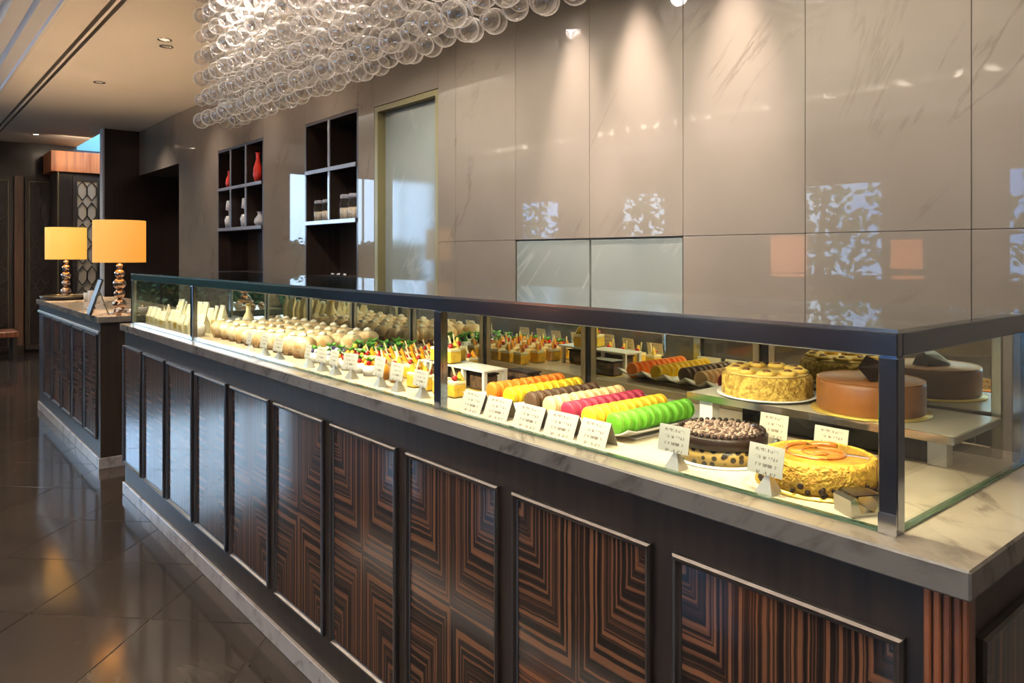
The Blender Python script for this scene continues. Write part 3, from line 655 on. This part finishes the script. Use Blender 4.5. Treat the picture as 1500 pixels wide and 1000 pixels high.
# ------------------------------------------------------------------ cakes
def board(t, r, m='gold'): return MB().lathe([(0, 0), (r, 0), (r, .003), (0, .003)], n=40).build('cake_board', M_[m], t)
t = thing('caramel_cake', 'round yellow cake with glossy caramel swirl top and chocolate chunks', 'cake', (1.267, .667, ZC)); board(t, .108)
def wv(a, z): return 1 + .012 * math.sin(9 * a + z * 200) + .008 * math.sin(23 * a)
mc = mat('yellow_crumb', (.84, .50, .06), .6, col2=(.62, .30, .03), nscale=120, bump=.9, bscale=140)
MB().lathe([(0, .0035), (.092, .0035), (.096, .010), (.096, .046), (.092, .054), (.086, .056), (.083, .052), (0, .052)], n=64, wob=wv).build('cake_body', mc, t)
MB().lathe([(0, .0522), (.082, .0522), (.080, .0545), (.0, .0545)], n=48).build('glaze', mat('caramel_glaze', (.78, .42, .07), .08, coat=.8, col2=(.50, .17, .02), nscale=14), t)
m = MB(); pts = []
for k in range(60):
    a = k * .22; r = .066 - .001 * k; pts.append((r * math.cos(a), r * math.sin(a), .0555 + .0006 * math.sin(k)))
m.tube(pts, [.0045 * (1 - k / 75) for k in range(60)], 6).build('swirl', mat('brown_caramel', (.40, .13, .02), .1, coat=.8), t)
m = MB(); rn = random.Random(3)
for k in range(70):
    a = rn.uniform(0, 2 * PI); r = rn.uniform(.096, .104); z = .004 + rn.random() ** 2 * .018
    m.sphere((r * math.cos(a), r * math.sin(a), z + .003), rn.uniform(.003, .006), 6, 4, sm=False)
m.build('chocolate_chunks', M_['choc'], t, kind='stuff')

t = thing('chocolate_cake', 'round dark chocolate cake with frosted crumb top and patterned band', 'cake', (1.283, .881, ZC)); board(t, .097, 'acryl')
MB().lathe([(0, .0035), (.086, .0035), (.087, .032), (0, .032)], n=56).build('patterned_band', spots_mat('gold_print', (.42, .27, .07), (.02, .01, .006), 70, .34, .4, .1), t)
MB().lathe([(0, .0325), (.089, .0325), (.0895, .052), (.083, .057), (.078, .054), (0, .054)], n=56).build('chocolate_layer', M_['choc'], t)
MB().lathe([(0, .0545), (.077, .0545), (.074, .0565), (0, .057)], n=48).build('crumb_top', spots_mat('frosted_crumbs', (.06, .025, .018), (.50, .38, .30), 95, .22, .6, .9), t)
m = MB()
for k in range(40):
    a = 2 * PI * k / 40; m.sphere((.0815 * math.cos(a), .0815 * math.sin(a), .0575), .0052, 8, 5)
m.build('piped_rim', M_['choc'], t, kind='stuff')
m = MB(); rn = random.Random(5)
for k in range(160):
    a = rn.uniform(0, 2 * PI); r = .073 * math.sqrt(rn.random()); m.box(r * math.cos(a) - .003, r * math.cos(a) + .003, r * math.sin(a) - .0015, r * math.sin(a) + .0015, .057, .0595 + rn.random() * .002)
m.build('shavings', mat('pale_shavings', (.42, .30, .24), .6), t, kind='stuff')

t = thing('rosette_cake', 'round yellow cake with a ring of cream rosettes on the raised shelf', 'cake', (1.515, .92, ZS)); 
MB().lathe([(0, 0), (.088, 0), (.108, .006), (.108, .009), (.086, .004), (0, .004)], n=48).build('plate', M_['white'], t)
MB().lathe([(0, .0045), (.092, .0045), (.096, .008), (.096, .046), (.091, .053), (0, .054)], n=64, wob=lambda a, z: 1 + .02 * math.sin(31 * a + 80 * z) * math.sin(7 * a)).build('cake_body', mat('shredded_coating', (.80, .52, .10), .7, col2=(.40, .22, .03), nscale=90, bump=1.0, bscale=110), t)
MB().lathe([(0, .0542), (.088, .0542), (.086, .057), (0, .0575)], n=48).build('cream_top', mat('cream_icing', (.92, .66, .20), .45, noise=.25, nscale=30), t)
mros = mat('yellow_cream', (.90, .60, .12), .5); mnut = mat('brown_nut', (.20, .07, .02), .4)
rme = None
for k in range(9):
    a = 2 * PI * k / 9 + .2
    if rme is None:
        ro = MB().lathe([(0, 0), (.018, 0), (.020, .005), (.015, .010), (.012, .008), (0, .007)], n=24, wob=lambda a, z: 1 + .12 * math.sin(6 * a + 300 * z)).build('rosette', mros, t); nu = MB().sphere((0, 0, .009), .009, 10, 6, (1, 1, .45)).build('nut', mnut, ro); rme = (ro, nu)
        ro.location = (.067 * math.cos(a), .067 * math.sin(a), .0565)
    else:
        q = rme[0].copy(); C.objects.link(q); q.parent = t; q.location = (.067 * math.cos(a), .067 * math.sin(a), .0565); q2 = rme[1].copy(); C.objects.link(q2); q2.parent = q

t = thing('mocha_cake', 'smooth round brown cake topped with a dark chocolate curl', 'cake', (1.535, .700, ZS)); board(t, .112)
mb_ = mat('milk_chocolate_mousse', (.29, .10, .022), .42, coat=.25, coat_r=.3, noise=.15, nscale=25)
MB().lathe([(0, .0035), (.099, .0035), (.101, .006), (.1015, .058), (.1005, .063), (.097, .066), (0, .0665)], n=72).build('cake_body', mb_, t)
MB().lathe([(.0965, .0665), (.0985, .0672), (.1005, .066)], n=72, cap=False).build('top_edge', mat('mousse_edge', (.42, .17, .05), .4), t)
m = MB(); b = 0; n = 10
for j, (rr, hh) in enumerate(((.0, .0), (.5, .016), (1, .006))):
    pass
V = [(-.045, -.02, .068), (.035, .020, .067), (.048, -.012, .068), (-.01, -.032, .069), (-.038, .004, .088), (.012, .012, .104), (.040, -.006, .090), (-.004, -.014, .086)]
m.v = V
for f in ((0, 3, 7, 4), (3, 2, 6, 7), (2, 1, 5, 6), (1, 0, 4, 5), (4, 7, 6, 5), (0, 1, 2, 3)): m.face(f)
m.v = [(x * 1.15, y * 1.2, .0675 + (z - .0675) * 1.15) for (x, y, z) in m.v]; m.build('chocolate_curl', M_['choc'], t)
# dark box cakes under a white riser
ri = thing('white_riser', 'low white riser stand just right of the middle post', 'stand', (1.425, 1.855, ZC))
MB().box(-.09, .00, -.135, .20, .060, .066, .001).build('top', M_['acryl'], ri)
for yy in (-.133, -.03, .07, .17): MB().box(-.088, -.076, yy, yy + .010, 0, .0595).build('leg', M_['acryl'], ri); MB().box(-.012, -.002, yy, yy + .010, 0, .0595).build('leg', M_['acryl'], ri)
mloaf = mat('chocolate_loaf', (.10, .05, .02), .5, col2=(.035, .018, .008), nscale=60, bump=.5, bscale=80)
def loaf(x, y, z, lab, w=.105):
    t = thing('chocolate_loaf', lab, 'cake', (x, y, z))
    MB().box(-.026, .026, -w / 2, w / 2, .002, .047, .004).build('cake_body', mloaf, t)
    MB().box(-.028, .028, -w / 2 - .002, w / 2 + .002, .0475, .052, .001).build('glaze', M_['choc'], t)
    MB().box(-.031, .031, -w / 2 - .004, w / 2 + .004, 0, .0015).build('board', M_['gold'], t)
loaf(1.38, 1.980, ZC, 'dark chocolate loaf under the far side of the white riser', .075)
loaf(1.38, 1.880, ZC, 'dark chocolate loaf under the middle of the white riser', .075)
loaf(1.38, 1.779, ZC, 'dark chocolate loaf under the near side of the white riser', .075)
loaf(1.50, 1.735, ZC, 'dark chocolate loaf behind the white riser, against the mirror', .10)

# ------------------------------------------------------------------ macarons on a scalloped tray
rows = [('orange', (.90, .22, .005), (.90, .33, .06), 1.60, 1.275), ('yellow', (.93, .60, .01), (.95, .7, .2), 1.513, 1.262), ('brown', (.085, .036, .013), (.22, .12, .06), 1.425, 1.262), ('cream', (.85, .56, .28), (.85, .42, .22), 1.350, 1.255),
        ('raspberry pink', (.40, .018, .06), (.6, .12, .18), 1.275, 1.245), ('golden yellow', (.94, .55, .02), (.9, .45, .12), 1.200, 1.240), ('green', (.13, .40, .015), (.45, .52, .10), 1.118, 1.236)]
tray = thing('scalloped_tray', 'white scalloped porcelain tray with one trough per macaron row', 'tray', (0, 0, ZC))
ed = [(rows[k][3] + rows[k + 1][3]) / 2 for k in range(6)]; ed = [1.655] + ed + [1.062]
m = MB(); nx, ny = 14, 10
allv = []
def tz(x, y):
    for k in range(7):
        if ed[k + 1] <= y <= ed[k]:
            c = (ed[k] + ed[k + 1]) / 2; h = (ed[k] - ed[k + 1]) / 2; q = (y - c) / h
            return .004 + .017 * q * q
    return .02
ygrid = sorted({round(ed[k + 1] + (ed[k] - ed[k + 1]) * i / 10, 5) for k in range(7) for i in range(11)})
xg = [1.212, 1.22, 1.235] + [1.26 + .03 * i for i in range(8)] + [1.49, 1.51, 1.535]
def lift(x): return max(0, (1.24 - x)) * .30 + max(0, (x - 1.49)) * .30
for lay in (0, 1):
    for x in xg:
        for y in ygrid: m.v.append((x, y, tz(x, y) + lift(x) + (.003 if lay == 0 else 0)))
NX, NY = len(xg), len(ygrid)
for lay in (0, 1):
    for i in range(NX - 1):
        for j in range(NY - 1):
            b = lay * NX * NY; q = (b + i * NY + j, b + (i + 1) * NY + j, b + (i + 1) * NY + j + 1, b + i * NY + j + 1); m.face(q, True)
B2 = NX * NY
for i in range(NX - 1):
    for j in (0, NY - 1): m.face((i * NY + j, (i + 1) * NY + j, B2 + (i + 1) * NY + j, B2 + i * NY + j))
for j in range(NY - 1):
    for i in (0, NX - 1): m.face((i * NY + j, i * NY + j + 1, B2 + i * NY + j + 1, B2 + i * NY + j))
m.build('dish', M_['white'], tray)
MB().box(1.26, 1.49, 1.08, 1.64, 0, .0035).build('foot', M_['white'], tray)
R = .0245
ORD = ('first', 'second', 'third', 'fourth', 'fifth', 'sixth', 'seventh', 'eighth', 'ninth', 'tenth', 'eleventh')
for rk, (cn, c1, c2, yy, xs) in enumerate(rows):
    mm = mat('macaron_' + cn.replace(' ', '_'), c1, .55, bump=.15, bscale=200, noise=.12, nscale=40, sss=.0); mf = mat('filling_' + cn.replace(' ', '_'), c2, .6)
    proto = None
    pos = {'orange': 'in the row beside the riser', 'yellow': 'in the second row', 'brown': 'between yellow and cream rows', 'cream': 'in the middle row', 'raspberry pink': 'in its only row', 'golden yellow': 'between pink and green rows', 'green': 'nearest the chocolate cake'}[cn]
    n = 10 if rk != 2 else 9; x = xs; rn = random.Random(rk)
    for k in range(n):
        lab = '%s %s macaron from the front end, %s' % (ORD[k], cn, pos) if k else '%s macaron at the front end of its row on the scalloped tray' % cn
        zc = .0075 + R + .001 + ZC; dy = rn.uniform(-.0015, .0015)
        if proto is None:
            p = thing('macaron', lab, 'macaron', (x, yy + dy, zc), 0)
            for sgn in (-1, 1):
                o = MB().lathe([(0, .0112), (R * .55, .0108), (R * .85, .0088), (R * .985, .0055), (R, .0042), (R * .95, .0034), (R * .99, .0026), (0, .0024)], n=24).build('shell', mm, p)
                o.rotation_euler = (0, sgn * PI / 2, 0)
            o = MB().lathe([(0, -.0022), (R * .88, -.0022), (R * .91, 0), (R * .88, .0022), (0, .0022)], n=24).build('filling', mf, p); o.rotation_euler = (0, PI / 2, 0)
            proto = p
        else:
            p = dup(proto, (x, yy + dy, zc), rn.uniform(-.08, .08), lab, '%s macarons on the scalloped tray' % cn)
        if k == 0: p['group'] = '%s macarons on the scalloped tray' % cn
        x += .0264 + (.004 if k in (2, 6) else 0)

# ------------------------------------------------------------------ price cards
def set_uv_box(o, y0, y1, z0, z1): uvplane(o, 0, lambda c: ((c.y - y0) / (y1 - y0), (c.z - z0) / (z1 - z0)))
def tent(x, y, w, lab, rz=0):
    t = thing('tent_card', lab, 'price card', (x, y, ZC), rz)
    h = .050; d = .021
    o = MB().prism([(-d, 0), (-d + .0012, 0), (.0006, h - .001), (0, h)], 1, -w / 2, w / 2).build('front_face', M_['card'], t); set_uv_box(o, -w / 2, w / 2, 0, h)
    MB().prism([(d, 0), (d - .0012, 0), (.0007, h - .002), (.0007, h)], 1, -w / 2, w / 2).build('back_face', M_['card2'], t)
tent(1.172, 1.115, .083, 'tent price card at the near end of the macaron cards, by the green row')
tent(1.172, 1.217, .094, 'tent price card in front of the golden yellow macarons', .03)
tent(1.172, 1.325, .10, 'tent price card in front of the pink and cream macarons', -.02)
tent(1.175, 1.447, .088, 'tent price card in front of the yellow macarons', .05)
tent(1.178, 1.553, .092, 'tent price card next to the middle steel post', -.03)
def stand_card(x, y, lab, w=.068, h=.050, tilt=.18, rz=0, up=.031, m='card', z=ZC):
    t = thing('price_card_stand', lab, 'price card', (x, y, z), rz)
    b = MB(); a = .017
    b.v = [(-a, -a, 0), (a, -a, 0), (a, a, 0), (-a, a, 0), (0, 0, .040)]
    for f in ((0, 1, 4), (1, 2, 4), (2, 3, 4), (3, 0, 4), (3, 2, 1, 0)): b.face(f)
    b.build('pyramid_holder', M_['silver'], t)
    o = MB().box(-.0006, .0006, -w / 2, w / 2, 0, h).build('card', M_[m], t, loc=(-.007, .004, up), rot=(0, tilt, 0)); set_uv_box(o, -w / 2, w / 2, 0, h)
    return t
stand_card(1.150, .888, 'white price card on silver pyramid before the dark chocolate cake', rz=.05)
stand_card(1.152, .696, 'white price card on silver pyramid before the caramel swirl cake', rz=-.05)
stand_card(1.385, .820, 'beige price card under the raised rosette cake', .062, .048, m='card2', up=.034)
stand_card(1.385, .700, 'beige price card under the raised brown cake', .066, .042, m='card2', up=.034)
t = thing('napkin_clip', 'folded silver holder on the marble beside the near corner post', 'holder', (1.175, .553, ZC), -.5)
MB().prism([(-.028, 0), (.028, 0), (.030, .030), (.022, .030), (.012, .006), (-.012, .006), (-.022, .030), (-.030, .026)], 1, -.022, .022).build('body', M_['bright'], t)
MB().box(-.020, .020, -.020, .020, .031, .033).build('top_flap', M_['black'], t)
near = {0: 'just left of the middle steel post', 1: 'second to the left of the middle post', 2: 'third from the middle post, beside orange glasses', 3: 'in front of the cherry desserts, fourth from the post', 4: 'fifth from the post, leaning', 5: 'sixth from the post, by the salad pots', 6: 'seventh from the post, by the berry pots', 7: 'before the nearest cream buns', 8: 'second card before the cream buns', 9: 'farthest card before the cream buns'}
for k, (yy, rz, ww, hh) in enumerate(((1.795, 0, .072, .046), (1.925, .1, .062, .052), (2.03, -.05, .066, .060), (2.215, .25, .066, .052), (2.33, .0, .058, .050), (2.425, .1, .062, .052), (2.535, -.1, .056, .050), (2.80, .1, .07, .052), (2.94, 0, .07, .054), (3.10, -.1, .07, .05))):
    stand_card(1.172, yy, 'small white price card ' + near[k], ww, hh, rz=rz)

# ------------------------------------------------------------------ desserts left of the middle post
my = mat('mango_mousse', (.90, .56, .05), .4, noise=.2, nscale=50); mo = mat('orange_jelly', (.92, .38, .02), .2, coat=.5); mgold = mat('golden_mousse', (.86, .48, .03), .4, noise=.3, nscale=60); mcr = mat('pale_cream', (.93, .80, .45), .5)
def leafmesh(m, x, y, z, L, a, up=.5):
    b = len(m.v); c, s = math.cos(a), math.sin(a); w_ = L * .35
    P = [(0, 0, 0), (L * .5, w_, L * up * .6), (L, 0, L * up), (L * .5, -w_, L * up * .6), (L * .5, 0, L * up * .35)]
    for (px, py, pz) in P: m.v.append((x + px * c - py * s, y + px * s + py * c, z + pz))
    for f in ((0, 4, 1), (1, 4, 2), (2, 4, 3), (3, 4, 0)): m.face([b + q for q in f])
def dessert(x, y, z, lab, grp, kind=0, s=1.0, stick=True):
    t = thing('dessert_cup', lab, 'dessert', (x, y, z), group=grp); t.scale = (s, s, s)
    h = .062
    if kind in (0, 2):
        MB().box(-.021, .021, -.021, .021, .002, .036, .002).build('mousse', my if kind == 0 else mgold, t); MB().box(-.021, .021, -.021, .021, .0362, .046, .002).build('jelly', mcr, t)
        MB().prism([(-.024, 0), (.024, 0), (.024, .001), (-.024, .001)], 1, -.024, .024).build('base', M_['cupglass'], t); top = .046
    else:
        MB().lathe([(0, 0), (.017, 0), (.023, h), (.022, h), (.016, .002), (0, .002)], n=18, cap=False).build('cup', M_['cupglass'], t)
        MB().lathe([(0, .0025), (.0155, .0025), (.020, .045), (0, .046)], n=16).build('mousse', mo if kind == 1 else my, t); top = .048
    if stick:
        m = MB(); m.box(-.002, .002, -.002, .002, 0, .045).build('chocolate_stick', mcr, t, loc=(.004, .004, top - .004), rot=(random.uniform(-.35, .35), random.uniform(-.35, .35), 0))
    MB().sphere((-.006, -.002, top + .007), .0085, 12, 7).build('cherry', M_['cherry'], t)
    m = MB(); leafmesh(m, 0, 0, top, .02, random.uniform(0, 6)); leafmesh(m, 0, 0, top + .003, .018, random.uniform(0, 6)); m.build('mint_leaf', M_['leaf'], t)
    MB().prism([(-.014, 0), (.014, 0), (.002, .026)], 0, -.004, .004).build('fruit_wedge', my if kind == 1 else mo if kind == 2 else my, t, loc=(.008, -.008, top + .0005), rot=(0, 0, .5))
    return t
P1 = dessert(1.245, 2.06, ZC, 'orange mousse glass with cherry behind the third price card', 'orange mousse glasses', 1, 1.1)
dup(P1, (1.245, 2.13, ZC), .6, 'orange mousse glass with cherry, the farther of the front pair')
P0 = dessert(1.25, 1.74, ZC, 'yellow mousse square topped with cherry, mint and stick, left of the post', 'yellow mousse squares')
for k, y in enumerate((1.81, 1.88, 1.95)): dup(P0, (1.25, y, ZC), random.choice((0, PI / 2, PI)), '%s yellow mousse square along the front glass, counted from the middle post' % ORD[k + 1])
P2 = dessert(1.33, 2.10, ZC, 'golden mousse square nearest the riser, in the row behind the orange glasses', 'golden mousse squares', 2)
for i, x in enumerate((1.33, 1.41, 1.49, 1.57)):
    for j, y in enumerate((2.10, 2.17, 2.24, 2.31, 2.38)):
        if i == j == 0: continue
        dup(P2, (x + random.uniform(-.005, .005), y, ZC), random.uniform(-.3, .3), '%s golden mousse square from the riser, in the %s' % (ORD[j], ('row behind the orange glasses', 'second row back', 'third row back', 'row against the mirror')[i]))
P3 = dup(P0, (1.36, 1.915, ZC + .0665), 0, 'yellow mousse square at the near side of the white riser top', 'mousse squares on the white riser')
for (x, y, lb) in ((1.36, 1.985, 'far front'), (1.405, 1.95, 'back')): dup(P3, (x, y, ZC + .0665), random.choice((0, PI / 2)), 'yellow mousse square at the %s corner of the group on the white riser' % lb)
# fruit and salad pots
def pot(x, y, lab, grp, fill, tops, s=1.0):
    t = thing('dessert_pot', lab, 'dessert', (x, y, ZC), group=grp); t.scale = (s, s, s)
    MB().lathe([(0, 0), (.024, 0), (.030, .036), (.028, .036), (.022, .003), (0, .003)], n=18, cap=False).build('pot', M_['white'], t)
    MB().lathe([(0, .0035), (.022, .0035), (.0275, .033), (0, .040)], n=18).build('filling', fill, t)
    for k in range(5):
        a = k * 1.26; MB().sphere((.014 * math.cos(a), .014 * math.sin(a), .043), .0085, 10, 6).build('topping', tops[k % len(tops)], t)
    m = MB()
    for k in range(5): leafmesh(m, 0, 0, .045, .026, k * 1.3 + x * 9, .7)
    m.build('leaves', M_['leaf'], t)
    return t
mberry = mat('blue_berry', (.08, .06, .16), .35); mwhite = mat('white_cream', (.85, .82, .84), .4)
Pa = pot(1.25, 2.23, 'fruit pot with berries and leaves right beside the orange glasses', 'fruit pots with cherries', mo, [M_['cherry'], mo, my])
for k, (x, y) in enumerate(((1.25, 2.31), (1.25, 2.39), (1.25, 2.47), (1.33, 2.44), (1.33, 2.52), (1.41, 2.44))): dup(Pa, (x, y, ZC), random.uniform(0, 6), '%s fruit pot with berries and leaves, counted outward from the orange glasses' % ORD[k + 1])
Pb = pot(1.25, 2.56, 'purple berry pot with white cream in front of the buns', 'berry pots', mwhite, [mberry, mwhite, mberry])
for k, (x, y) in enumerate(((1.25, 2.64), (1.33, 2.60), (1.33, 2.68))): dup(Pb, (x, y, ZC), random.uniform(0, 6), '%s purple berry pot with white cream, counted toward the buns' % ORD[k + 1])
Pc = pot(1.42, 2.54, 'green salad pot with olives and large leaves near the mirror', 'leafy salad pots', mat('green_salad', (.12, .22, .03), .6), [mat('black_olive', (.03, .02, .015), .25), M_['leaf'], my], 1.15)
for k, (x, y) in enumerate(((1.50, 2.46), (1.58, 2.50), (1.50, 2.56), (1.58, 2.60), (1.42, 2.63), (1.50, 2.66))): dup(Pc, (x, y, ZC), random.uniform(0, 6), '%s green salad pot with olives, counted along the mirror side' % ORD[k + 1])
# cream buns
def bun(x, y, z, lab, grp, s=1.0):
    t = thing('cream_bun', lab, 'bun', (x, y, z), group=grp); t.scale = (s, s, s)
    MB().lathe([(0, 0), (.036, 0), (.046, .030), (.044, .030), (.034, .002), (0, .002)], n=24, wob=lambda a, z: 1 + .03 * math.sin(12 * a)).build('paper_case', M_['paper'], t)
    m = MB(); m.lathe([(0, .004), (.036, .004), (.046, .028), (.050, .045), (.047, .062), (.034, .077), (.015, .084), (0, .085)], n=24, wob=lambda a, z: 1 + .05 * math.sin(3 * a + 40 * z) + .04 * math.sin(5 * a - 60 * z)); m.build('bun_top', mbun, t)
    m = MB(); m.lathe([(.0, .083), (.018, .084), (.014, .093), (0, .099)], n=12, wob=lambda a, z: 1 + .2 * math.sin(3 * a)); m.build('cream_peak', mcrm, t)
    return t
mbun = mat('powdered_bun', (.80, .66, .42), .65, col2=(.55, .32, .12), nscale=28, bump=.4, bscale=50); mcrm = mat('whipped_cream', (.92, .86, .70), .5)
Bn = bun(1.27, 2.80, ZC, 'powdered cream bun at the near end of the row nearest the front glass', 'cream buns')
for i, x in enumerate((1.27, 1.375, 1.48, 1.585)):
    for j in range(10):
        y = 2.80 + .105 * j + (.05 if i % 2 else 0)
        if x == 1.27 and j == 0: continue
        dup(Bn, (x + random.uniform(-.004, .004), y, ZC), random.uniform(0, 6), '%s powdered cream bun from the near end, in the %s' % (ORD[j], ('row nearest the front glass', 'second row from the front', 'third row from the front', 'row against the mirror')[i]), scale=[random.uniform(.86, .97)] * 3)
# upright cream pouches at the far end
mp = mat('cream_pouch', (.80, .72, .48), .55, noise=.12, nscale=30)
pp = thing('biscuit_pouch', 'upright cream packet nearest the far intermediate post, along the front glass', 'packet', (1.19, 4.05, ZC), group='cream packets at the far end')
MB().prism([(-.018, 0), (.018, 0), (.020, .05), (.003, .098), (-.003, .098), (-.020, .05)], 1, -.030, .030).build('bag', mp, pp)
MB().box(-.0035, .0035, -.028, .028, .0985, .108).build('top_fold', M_['acryl'], pp)
MB().box(-.0212, -.0205, -.014, .014, .018, .050).build('sticker', M_['gold'], pp)
for i, x in enumerate((1.19, 1.27, 1.36)):
    for j in range(9):
        y = 3.98 + .088 * j + .03 * (i % 2)
        if (i == 0 and j == 0) or (i == 1 and j in (3, 6)) or y > 4.76: continue
        dup(pp, (x, y, ZC), random.uniform(-.3, .3), '%s upright cream packet from the post, in the %s' % (ORD[j], ('row along the front glass', 'middle row', 'taller back row')[i]), scale=(1, 1, random.uniform(.85, 1.1) * (1.25 if i == 2 else 1)))
pp.location = (1.19, 3.97, ZC)
t = thing('sauce_pot', 'small white pot with dark filling between packets and buns', 'pot', (1.20, 3.86, ZC))
MB().lathe([(0, 0), (.024, 0), (.034, .03), (.032, .055), (.026, .055), (.026, .03), (0, .02)], n=20).build('pot', M_['white'], t); MB().lathe([(0, .03), (.025, .03), (.0, .048)], n=16).build('filling', M_['choc'], t)
t = thing('tall_bottle', 'tall pale bottle near the far intermediate post', 'bottle', (1.45, 3.86, ZC))
MB().lathe([(0, 0), (.026, 0), (.027, .08), (.012, .11), (.012, .14), (0, .14)], n=20).build('body', mcr, t); MB().lathe([(0, .1405), (.014, .1405), (.014, .152), (0, .152)], n=14).build('cap', M_['gold'], t)

# ------------------------------------------------------------------ chandelier of clear glass balls
ch = thing('glass_ball_chandelier', 'long chandelier of hundreds of clear glass balls hung in rows above the case', 'chandelier', (0, 0, 0))
MB().box(1.24, 1.66, .45, 4.55, 2.955, 2.998, .004).build('ceiling_plate', M_['bright'], ch)
RB = .0425; balls = []; wires = MB(); ZB = 2.135
for i, x in enumerate((1.335, 1.405, 1.475, 1.545)):
    for j in range(30):
        y = .62 + .125 * j + (.0625 if i % 2 else 0)
        if y > 4.32: continue
        off = (0, .06, .02, .07)[i] * (.5 if j % 3 else 1.0)
        wires.tube([(x, y, ZB + off), (x, y, 2.956)], .0008, 4, False)
        for k in range(7):
            z = ZB + off + .115 * k; r = RB * (1.0 if (i + j + k) % 3 else .80)
            if z + r < 2.945: balls.append((x, y, z, r))
wires.build('wires', M_['bright'], ch, kind='stuff')
def vis(b):
    s = seen(b[0], b[1], b[2], 15); return s[2] if s else 99
balls.sort(key=vis)
proto = None; rest = MB()
for n, (x, y, z, r) in enumerate(balls):
    if n < 300:
        if proto is None: proto = MB().sphere((0, 0, 0), 1.0, 24, 12).build('glass_ball', M_['ball'], ch); o = proto
        else: o = proto.copy(); C.objects.link(o)
        o.location = (x, y, z); o.scale = (r, r, r); o.rotation_euler = (0, 0, n)
    else: rest.sphere((x, y, z), r, 20, 10)
rest.build('glass_balls', M_['ball'], ch, kind='stuff')
# ------------------------------------------------------------------ ceiling downlights
def downlight(x, y, lab, em=0.0):
    t = thing('downlight', lab, 'ceiling light', (x, y, 3.0)); 
    MB().lathe([(.034, -.001), (.052, -.001), (.050, -.006), (.036, -.004), (.034, -.001)], n=28, cap=False).build('ring', M_['bright'], t)
    MB().lathe([(0, -.0008), (.033, -.0008), (.033, -.002), (0, -.002)], n=24).build('lens', mat('lens%d' % int(y * 10), (.3, .27, .22), .3, emit=(1, .85, .65), es=em), t)
downlight(1.60, 5.93, 'recessed ceiling downlight nearer the chandelier', 1.0); downlight(1.66, 5.86 + .25, 'small ceiling sensor beside the nearer downlight')
downlight(1.53, 7.78, 'recessed ceiling downlight in the warm glow above the lamps', .3); downlight(1.55, 11.7, 'bright far ceiling downlight above the lattice screens', 8)
for y in (5.93, 7.78, 11.7): light('SPOT', 'downlight_beam', (1.56, y, 2.985), 22, WARM, size=.03, spot=80, blend=.8)
# two floor lamps out in the seating area, mirrored in the marble wall
def floor_lamp(x, y, lab, s=1.0):
    t = thing('floor_lamp', lab, 'lamp', (x, y, 0))
    MB().lathe([(0, 0), (.15, 0), (.15, .015), (.02, .03), (0, .03)], n=28).build('base', M_['bright'], t)
    MB().tube([(0, 0, .03), (0, 0, 1.3)], .012, 10).build('pole', M_['bright'], t)
    MB().lathe([(.15 * s, 1.25), (.15 * s, 1.56), (.147 * s, 1.56), (.147 * s, 1.25), (.15 * s, 1.25)], n=36, cap=False).build('lamp_shade', mat('orange_shade', (.8, .4, .2), .8, emit=(1, .30, .10), es=4.0), t)
floor_lamp(-1.0, 3.49, 'floor lamp with orange drum shade in the seating area', 1.0)
floor_lamp(-3.2, 3.4, 'floor lamp with orange shade beside the side windows', 1.0)
